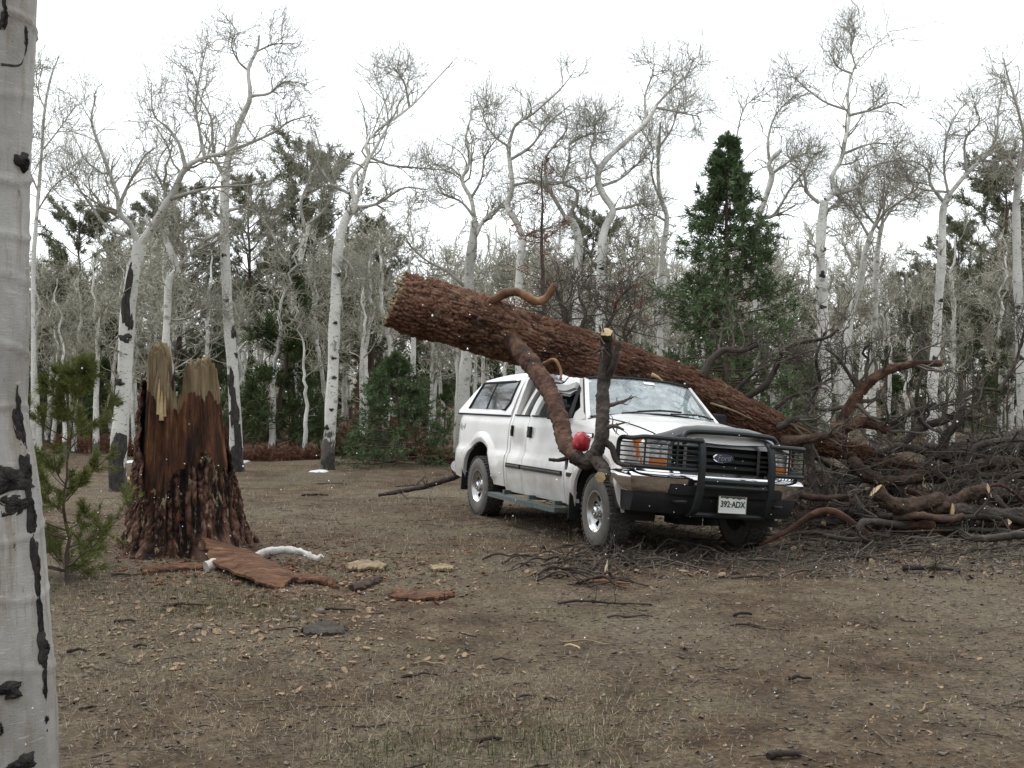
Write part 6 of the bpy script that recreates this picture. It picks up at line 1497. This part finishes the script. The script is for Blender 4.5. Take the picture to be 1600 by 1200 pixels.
# single sticks and stones one can point to
ONE = [(492, 775, .45, .15, .018, GREYB, 'dark crooked stick on the dirt between stump and pickup', 4), (520, 757, .6, -.2, .014, GREYB, 'thin grey stick behind the dark crooked stick, left of the pickup', 3),
       (1455, 893, .52, -.35, .030, GREYB, 'short dark stub of limb alone on the dirt in front of the brush pile', 3), (765, 1160, .13, .5, .014, BROWNB, 'short brown stick lowest in the middle foreground', 0), (800, 1088, .10, 1.9, .006, OLDCUT, 'small pale stick pointing at the viewer in the middle foreground', 0),
       (824, 1091, .09, 0., .008, GREYB, 'small dark stick just right of the small pale one', 0), (788, 1033, .15, -.1, .007, GREYB, 'dark straight stick on the dirt in the centre foreground', 0), (655, 1058, .22, .3, .010, GREYB, 'dark stick slanting on the bare dirt left of centre', 0),
       (672, 1040, .20, -.2, .009, OLDCUT, 'pale stick just above the dark slanting one', 0), (120, 1020, .13, .1, .012, GREYB, 'short dark stick close to the big aspen trunk', 0), (140, 1047, .11, .05, .012, OLDCUT, 'short pale stick near the big aspen trunk', 0),
       (195, 973, .16, .0, .012, GREYB, 'grey flat stick in the litter left of the bark slab', 0), (220, 1012, .10, .0, .011, GREYB, 'stubby dark stick in the left litter', 0), (525, 956, .30, .25, .013, GREYB, 'dark stick on the dirt below the bark slab', 2),
       (290, 948, .35, .12, .014, BROWNB, 'brown stick in the litter below the sapling and the slab', 0), (640, 932, .35, .05, .016, BROWNB, 'rust brown stick right of the bark slab', 0), (940, 914, .50, .12, .020, TANLIMB, 'orange barked stick in front of the twig heap', 0),
       (945, 945, .75, -.10, .011, GREYB, 'thin dark twig bent on the dirt in front of the front wheel', 3), (985, 965, .35, .06, .009, GREYB, 'small dark stick right of the bent twig', 0), (840, 868, .60, .10, .013, OLDCUT, 'pale peeled stick beside the front wheel', 0),
       (918, 1006, .38, -.25, .007, OLDCUT, 'thin pale straw like stick in the foreground dirt', 0), (895, 1013, .12, -.6, .009, FRESH, 'small curved tan splinter in the foreground', 0), (1168, 981, .25, -.3, .009, GREYB, 'dark thin stick on the dirt right of centre', 0),
       (1160, 963, .16, .3, .013, GREYB, 'dark lump of stick below the front bumper', 0), (1226, 1186, .16, .1, .022, GREYB, 'thick dark stick at the bottom edge of the picture', 0), (1250, 1063, .14, .0, .014, GREYB, 'dark bark covered stick in the right foreground', 0),
       (1450, 1105, .30, .9, .007, OLDCUT, 'grey slender stick in the right foreground', 0), (640, 760, .8, .9, .012, GREYB, 'side branch leaning on the long dead branch behind the rear wheel', 4), (1180, 905, .45, .1, .011, GREYB, 'stick lying in front of the left front wheel', 2),
       (1390, 862, .7, .05, .014, GREYB, 'long grey stick in front of the lowest pile twigs', 3), (445, 985, .2, .4, .008, GREYB, 'small grey twig in the chips below the slab', 0), (205, 900, .4, -.1, .012, BROWNB, 'brown stick beneath the sapling branches', 0)]
stick([(592, 774, 18.1), (622, 768, 18.0), (655, 762, 17.9), (690, 752, 17.7), (724, 740, 17.4)], 6, 10, GREYB, 'long dead branch slanting up to the rear wheel of the pickup', 'branch', None, 'fallen_branch', 30, 10, False, 6, .2)
blades_spots = [(380, 945), (330, 930), (440, 960), (300, 955), (690, 1170), (820, 1165), (860, 1150), (590, 1190)]
for px, py, ln, an, r0, mt, lb, tn in ONE: litter_stick(px, py, ln, an, r0, mt, lb, 'single sticks on the clearing floor', .02, tn)
# upright fresh chip before the wheel
mb = MB(); p = G(946, 900); splinter(mb, p + A(0, 0, -.01), (.12, -.1, 1), .16, .022); o = mb.build('wood_chip', flat('pale_chip', (.62, .52, .36), .8), None, p); o.location = p; tag(o, 'pale fresh wood chip standing upright before the front wheel', 'wood chip')

# white weathered branch by the stump
BLEACH = BLEACH_
b0 = G(322, 892); wy = b0[1]
stick([(322, 886, wy - .05), (345, 880, wy + .05), (378, 876, wy + .22), (405, 868, wy + .30), (420, 862, wy + .33), (448, 859, wy + .36), (475, 864, wy + .34), (494, 874, wy + .22), (503, 868, wy + .2)], 17, 8, BLEACH, 'bleached white curved branch lying beside the broken stump', 'branch', None, 'bleached_branch', 50, 14, False, 0, .22)
# bark slabs: curled plates with thickness
SLAB = wood('rusty_bark_slab', [(.34, (.030, .016, .011)), (.48, (.095, .045, .024)), (.60, (.15, .078, .042)), (.75, (.26, .17, .10))], (.5, 2.6, 2.6), 7, .9, .9, 26, .1)
def slab(outline, label, lift, curl, mat=SLAB, name='bark_slab', th=.022, rise=(0, 0)):
    """outline: pixel polygon on the ground given as two long edges of equal length"""
    e1, e2 = outline; n_ = 26; k_ = 9
    E1 = smooth_path([G(*p) for p in e1], n_); E2 = smooth_path([G(*p) for p in e2], n_); V = []
    for i in range(n_):
        q = i / (n_ - 1); rs = rise[0] * (1 - q) + rise[1] * q
        for j in range(k_):
            t_ = j / (k_ - 1); p = E1[i] * (1 - t_) + E2[i] * t_
            p[2] = float(gz(p[0], p[1])) + lift + rs * (1 - t_ * .6) + curl * math.sin(math.pi * t_) + .016 * float(vnoise(A(i * .9), A(j * .8), A(lift * 50))[0]) + .006 * float(vnoise(A(i * .3), A(j * 2.3), A(3.))[0])
            p[:2] += .012 * rng.normal(size=2) * (i in (0, n_ - 1) or j in (0, k_ - 1)); V.append(p)
    V = np.array(V); c = V.mean(0); idx = np.arange(n_ * k_).reshape(n_, k_); Fq = np.stack([idx[:-1, :-1], idx[1:, :-1], idx[1:, 1:], idx[:-1, 1:]], -1).reshape(-1, 4)
    ring = np.concatenate([idx[:, 0], idx[-1, 1:], idx[::-1, -1][1:], idx[0, ::-1][1:-1]]); m = len(V); W = V.copy(); W[:, 2] -= th
    r2 = np.roll(ring, -1); side = np.stack([ring, ring + m, r2 + m, r2], -1)
    o = obj(name, np.vstack([V, W]), [Fq, Fq[:, ::-1] + m, side], mat, None, c, True, 40); o.location = c
    return tag(o, label, 'bark', None)
slab(([(318, 872), (350, 872), (400, 884), (450, 902), (470, 908)], [(325, 892), (352, 900), (385, 912), (410, 920), (440, 922)]), 'large rust brown bark slab leaning on the bleached branch', .03, .03, rise=(.17, .0))
slab(([(440, 902), (470, 902), (500, 906), (522, 914)], [(436, 914), (466, 913), (498, 914), (530, 922)]), 'narrow rust brown bark strip running right from the large slab', .03, .03)
slab(([(220, 892), (260, 886), (300, 884), (330, 886)], [(222, 898), (262, 894), (300, 892), (330, 893)]), 'flat red brown bark strip in front of the stump foot', .025, .02)
slab(([(536, 888), (560, 882), (590, 884), (604, 890)], [(540, 894), (560, 893), (588, 893), (600, 895)]), 'small pale curled bark piece right of the bleached branch', .035, .03, OLDCUT)
slab(([(545, 920), (570, 912), (592, 906)], [(552, 926), (574, 920), (598, 910)]), 'dark bark piece between the strip and the scattered bark', .03, .02, BROWNB)
slab(([(615, 925), (650, 928), (680, 930), (705, 928)], [(612, 938), (648, 940), (682, 940), (708, 936)]), 'low heap of flaky orange bark on the dirt right of the slab', .03, .02)
slab(([(670, 888), (690, 886), (708, 889)], [(672, 894), (690, 894), (706, 894)]), 'small pale flat bark chip out on the bare dirt', .03, .01, OLDCUT)
slab(([(470, 985), (500, 972), (535, 978)], [(475, 992), (505, 992), (540, 990)]), 'flat grey bark flake in the chips below the slab', .012, .012, GREYB)
# stones
STONE = wood('stone', [(.25, (.085, .06, .05)), (.5, (.15, .115, .10)), (.75, (.24, .20, .18))], (1, 1, 1), 8, .85, .5, 30, .2)
def stone(px, py, w, label, mat=STONE):
    p = G(px, py); r = w * p[1] / F / 2; a_, b_ = np.linspace(0, 2 * math.pi, 18, endpoint=False), np.linspace(-1.5, 1.5, 10)
    V = np.array([(math.cos(q) * math.cos(t), math.sin(q) * math.cos(t), math.sin(t)) for t in b_ for q in a_]); V = V * (1 + .22 * fbm(V[:, 0] * 1.6 + px, V[:, 1] * 1.6, V[:, 2] * 1.6, 3))[:, None] * r * A(1, .8, .62)
    f = [(i * 18 + j, i * 18 + (j + 1) % 18, (i + 1) * 18 + (j + 1) % 18, (i + 1) * 18 + j) for i in range(9) for j in range(18)]
    mb = MB(); mb.add(V, [np.array(f), np.arange(18)[None, ::-1], np.arange(18)[None] + 162]); o = mb.build('stone', mat, None, (0, 0, 0), True, None); o.location = p + A(0, 0, r * .35)
    return tag(o, label, 'stone', None)
stone(176, 810, 20, 'round reddish stone on the dirt left of the stump')
stone(436, 796, 8, 'small dark stone on the dirt right of the stump')
stone(459, 968, 14, 'low brown stone in the chips below the slab')
stone(500, 958, 16, 'grey stone beside the small dark stick', STONE)
stone(462, 940, 12, 'little light grey stone below the bark strip', OLDCUT)
stone(310, 982, 16, 'flat brown stone in the litter below the stump')
stone(1175, 882, 14, 'pale brown stone in front of the left front wheel')
stone(204, 752, 16, 'tan block of wood at the foot of the dark scarred aspen', FRESH)
# snow remnants
SNOWM = flat('old_snow', (.55, .555, .57), .6, var=.06)
def snow(px, py, w, h, label):
    p = G(px, py); n_ = 26; V = []
    for k in range(5):
        q = 1 - k / 4
        for j in range(n_):
            a_ = j / n_ * 2 * math.pi; rr = q * (1 + .25 * math.sin(3 * a_ + px) + .15 * math.sin(7 * a_ + py))
            x = p[0] + math.cos(a_) * rr * w * p[1] / F / 2; y = p[1] + math.sin(a_) * rr * h * p[1] ** 2 / (F * CH) / 2
            V.append((x, y, float(gz(x, y)) + .018 + .03 * (1 - q) - .04 * (k == 0)))
    f = [(k * n_ + j, k * n_ + (j + 1) % n_, (k + 1) * n_ + (j + 1) % n_, (k + 1) * n_ + j) for k in range(4) for j in range(n_)]
    mb = MB(); mb.add(V, np.array(f)); o = mb.build('snow_patch', SNOWM, None, p, True, None); o.location = p; return tag(o, label, 'snow', 'old snow patches')
snow(345, 708, 40, 6, 'thin white strip of old snow behind the stump'); snow(375, 724, 22, 5, 'bit of old snow at the foot of the aspen with black patches'); snow(205, 722, 26, 3, 'sliver of old snow between scarred aspen and stump')
snow(500, 737, 30, 3, 'old snow at the foot of the black footed aspen'); 

# ------------------------------------------------------------------ litter nobody could count
def scatter_px(n_, x0, x1, y0, y1, dens=None):
    P = []
    px = rng.uniform(x0, x1, n_); py = rng.uniform(y0, y1, n_)
    if dens is not None:
        k = rng.uniform(size=n_) < dens(px, py); px, py = px[k], py[k]
    u = (600 - py) / F; c, s = math.cos(PIT), math.sin(PIT)
    Y = CH * (c - u * s) / -(s + u * c); X = (px - 800) / F * Y / (c - u * s)
    for _ in range(3):
        h_ = gz(X, Y); Y = (CH - h_) * (c - u * s) / -(s + u * c); X = (px - 800) / F * Y / (c - u * s)
    return np.stack([X, Y, gz(X, Y, True)], -1), px, py
def wide(n_, y0, y1, dens=None, pw=1.):
    """scatter in world space with density falling with distance, wider than the frame"""
    Y = y0 + (y1 - y0) * rng.uniform(size=n_) ** pw; X = rng.uniform(-1, 1, n_) * (Y * .56 + .8)
    if dens is not None:
        k = rng.uniform(size=n_) < dens(X, Y); X, Y = X[k], Y[k]
    return np.stack([X, Y, gz(X, Y, True)], -1)
def flakes(P, size, mat, name, label, thick=.25, tilt=.35, asp=(.35, .8)):
    m = len(P); a_ = rng.uniform(0, 6.28, m); L = size * np.minimum(rng.lognormal(0, .45, m), 1.9); W = L * rng.uniform(*asp, m)
    d = np.stack([np.cos(a_), np.sin(a_), rng.normal(size=m) * tilt], -1); d = nrm(d); s_ = nrm(np.cross(A(0, 0, 1.)[None] + rng.normal(size=(m, 3)) * tilt, d)); nn = np.cross(d, s_)
    c = P + A(0, 0, 1) * (W * .25)[:, None]
    k = [c - d * L[:, None] / 2 - s_ * W[:, None] * .3, c + s_ * -W[:, None] / 2, c + d * L[:, None] / 2 - s_ * W[:, None] * .15, c + d * L[:, None] * .4 + s_ * W[:, None] * .3, c + s_ * W[:, None] / 2, c - d * L[:, None] * .4 + s_ * W[:, None] * .2]
    top = np.stack(k, 1) + nn[:, None] * (W * thick * .5)[:, None, None]; bot = np.stack(k, 1) - nn[:, None] * (W * thick * .5)[:, None, None]
    V = np.concatenate([top, bot], 1).reshape(-1, 3); b_ = np.arange(m)[:, None] * 12
    hexs = b_ + np.arange(6)[None]; sides = np.concatenate([b_ + np.array([[i + 6, (i + 1) % 6 + 6, (i + 1) % 6, i]]) for i in range(6)])
    return tag(obj(name, V, [hexs, sides], mat, None, (0, 0, 0), False), label, None, None, 'stuff')
def chipdens(px, py):
    return np.clip(np.exp(-((px - 400) / 230) ** 2 - ((py - 985) / 60) ** 2) + .8 * np.exp(-((px - 600) / 200) ** 2 - ((py - 905) / 40) ** 2) + .5 * np.exp(-((px - 150) / 120) ** 2 - ((py - 910) / 50) ** 2), 0, 1)
def tintmat(name, stops, rough=.9):
    m, nt, b = new_mat(name); v = coords(nt); n_ = noise(nt, v, 37, 2, .5); nt.links.new(ramp(nt, n_, stops), b.inputs['Base Color']); b.inputs['Roughness'].default_value = rough; b.inputs['Specular IOR Level'].default_value = .15; return m
CHIPM = tintmat('wood_chips', [(.3, (.11, .07, .042)), (.45, (.29, .215, .14)), (.6, (.16, .10, .065)), (.75, (.44, .36, .26))])
BARKM = tintmat('bark_bits', [(.3, (.055, .028, .018)), (.5, (.13, .065, .038)), (.7, (.20, .115, .07))])
GREYM = tintmat('grey_bits', [(.3, (.045, .038, .032)), (.5, (.11, .095, .08)), (.7, (.23, .205, .18))])
P, _, _ = scatter_px(3200, 90, 760, 850, 1110, chipdens); flakes(P, .032, CHIPM, 'wood_chips', 'pale wood chips and leaves scattered below the bark slab')
P, _, _ = scatter_px(2600, 180, 780, 835, 960, lambda x, y: np.exp(-((x - 420) / 240) ** 2 - ((y - 885) / 42) ** 2)); flakes(P, .045, BARKM, 'bark_bits', 'red brown bark crumbs round the foot of the stump', .3, .3, (.2, .6))
P = wide(22000, 3.2, 17, None, 1.15); flakes(P, .018, GREYM, 'forest_litter', 'small grey and brown crumbs of litter over the dirt', .3, .4, (.2, .8))
P = wide(3400, 3.2, 18, None, 1.1); flakes(P, .020, CHIPM, 'leaf_litter', 'dry pale leaf and chip flecks over the dirt', .2, .4, (.4, .9))
P, _, _ = scatter_px(2600, 800, 1600, 780, 905, lambda x, y: .75 * np.clip((x - 780) / 500, .15, 1)); flakes(P, .05, GREYM, 'brush_litter', 'dark bark crumbs and debris under the brush pile', .3, .5, (.2, .6))
P, _, _ = scatter_px(900, 820, 1600, 760, 900, None); flakes(P, .055, CHIPM, 'fresh_chips', 'pale fresh wood chips among the pile debris', .3, .5, (.3, .7))
# tiny twigs
P = wide(5200, 3.2, 18, None, 1.1); m = len(P); a_ = rng.uniform(0, 6.28, m); L = .085 * rng.lognormal(0, .6, m)
T = np.stack([P + np.stack([np.cos(a_) * L * q, np.sin(a_) * L * q, .006 + rng.uniform(0, .016, m)], -1) + rng.normal(size=(m, 3)) * A(1, 1, 0) * (L * .06)[:, None] for q in (-.5, 0, .5)], 1)
tag(obj('twig_litter', *tubes(T, np.repeat((.0022 * rng.lognormal(0, .45, m))[:, None], 3, 1), 4), tintmat('twig_bits', [(.3, (.035, .028, .022)), (.5, (.09, .07, .055)), (.7, (.19, .16, .13))])), 'tiny twigs littering the clearing floor', None, None, 'stuff')
P, px_, py_ = scatter_px(1100, 830, 1620, 770, 905, lambda x, y: np.clip((x - 800) / 400, .25, 1)); m = len(P); a_ = rng.normal(size=m) * .8; L = .30 * rng.lognormal(0, .5, m)
T = np.stack([P + np.stack([np.cos(a_) * L * q, np.sin(a_) * L * q, .02 + rng.uniform(0, .10, m) * (1 + q)], -1) + rng.normal(size=(m, 3)) * (L * .06)[:, None] for q in (-.5, -.2, .2, .5)], 1)
tag(obj('brush_twigs', *tubes(T, np.repeat((.003 * rng.lognormal(0, .55, m))[:, None], 4, 1), 4), DRYTW), 'mat of broken twigs covering the ground round the brush pile', None, None, 'stuff')
# dense twig tangle inside the pile
m = 560; px_ = rng.uniform(1240, 1680, m); Y = rng.uniform(13.5, 16, m); X = (px_ - 800) / F * Y
top = np.interp(px_, [1240, 1320, 1420, 1500, 1600, 1700], [.35, .8, .95, 1.05, 1.15, 1.15]); Z = gz(X, Y) + rng.uniform(0, 1, m) ** 1.3 * top; P = np.stack([X, Y, Z], -1)
d = nrm(rng.normal(size=(m, 3)) * A(1, .8, .7)); L = .75 * rng.lognormal(0, .4, m); T = np.stack([P + d * (L * q)[:, None] + rng.normal(size=(m, 3)) * .05 for q in (-.5, -.17, .17, .5)], 1); R = np.repeat((.006 * rng.lognormal(0, .4, m))[:, None], 4, 1) * np.linspace(1, .5, 4)
k2 = grow(T, R, 5, .2, 1, L * .5, 4, (.5, 1.1), .25, .05, .6, .5, .003); V, Fs = merge_tubes([(T, R, 4), (*k2, 3)])
tag(obj('brush_tangle', V, Fs, DRYTW), 'thicket of fine dead twigs standing out of the brush pile', None, None, 'stuff')
# dry grass: thin blades, most of them lying over
def blades(P, ln, wd, mat, name, label, lay=1.1):
    m = len(P); a_ = rng.uniform(0, 6.28, m); L = ln * rng.lognormal(0, .4, m); el = np.clip(math.pi / 2 - np.abs(rng.normal(size=m)) * lay, .05, 1.5)
    d = np.stack([np.cos(a_) * np.cos(el), np.sin(a_) * np.cos(el), np.sin(el)], -1); s_ = np.stack([-np.sin(a_), np.cos(a_), 0 * a_], -1)
    w_ = (wd * rng.uniform(.6, 1.3, m))[:, None]
    V = np.stack([P - s_ * w_, P + s_ * w_, P + d * L[:, None] * .6 + s_ * w_ * .7 - A(0, 0, 0), P + d * L[:, None] * .6 - s_ * w_ * .7, P + (d * .95 - A(0, 0, .12)) * L[:, None] ], 1).reshape(-1, 3)
    b_ = np.arange(m)[:, None] * 5
    return tag(obj(name, V, [b_ + np.array([[0, 1, 2, 3]]), b_ + np.array([[3, 2, 4]])], mat), label, None, None, 'stuff')
def gdens(X, Y): return np.clip(.35 + .9 * fbm(X * .5, Y * .5, X * 0 + 5, 3), 0.06, 1)
DRYG = tintmat('dry_grass', [(.3, (.12, .095, .06)), (.5, (.24, .20, .135)), (.7, (.42, .37, .28))])
GRNG = tintmat('green_grass', [(.3, (.045, .058, .022)), (.6, (.085, .10, .042))])
blades(wide(170000, 3.0, 13, gdens, 1.35), .050, .0013, DRYG, 'dry_grass', 'short dry straw coloured grass over the dirt', 1.3)
blades(wide(26000, 10, 30, None, .9), .06, .0035, DRYG, 'far_dry_grass', 'dry grass at the far side of the clearing', 1.2)
blades(wide(16000, 3.2, 14, lambda X, Y: np.clip(fbm(X * .9, Y * .9, X * 0 + 11, 3) * 1.5 - .25, 0, 1), 1.3), .045, .0013, GRNG, 'green_grass', 'faint green grass sprouting in the dry ground', .9)
gs = np.vstack([G(*p)[None] + rng.normal(size=(420, 3)) * A(.22, .22, 0) for p in blades_spots]); gs[:, 2] = gz(gs[:, 0], gs[:, 1], True)
blades(gs, .055, .0014, GRNG, 'grass_tufts', 'small green grass tufts in the foreground and below the stump', .7)
# falling snow
m = 2300; Y = rng.uniform(2.2, 26, m); X = rng.uniform(-1, 1, m) * (Y * .5 + .3); Z = CH + rng.uniform(-1, 1, m) * (Y * .38); k = Z > gz(X, Y) + .05; c = np.stack([X, Y, Z], -1)[k]; m = len(c)
r = .0042 * rng.lognormal(0, .30, m) * np.interp(c[:, 1], [1, 6, 26], [.3, .6, 1.3]); o8 = np.array([(1, 0, 0), (0, 1, 0), (-1, 0, 0), (0, -1, 0), (0, 0, 1), (0, 0, -1)], float)
V = c[:, None] + o8[None] * r[:, None, None] * (1 + .3 * rng.normal(size=(m, 6, 1))); b_ = np.arange(m)[:, None, None] * 6
tf = np.array([(0, 1, 4), (1, 2, 4), (2, 3, 4), (3, 0, 4), (1, 0, 5), (2, 1, 5), (3, 2, 5), (0, 3, 5)])
tag(obj('falling_snow', V.reshape(-1, 3), (b_ + tf[None]).reshape(-1, 3), flat('snowflake', (.9, .9, .92), .7, var=.02)), 'fine white snowflakes drifting through the air', None, None, 'stuff')
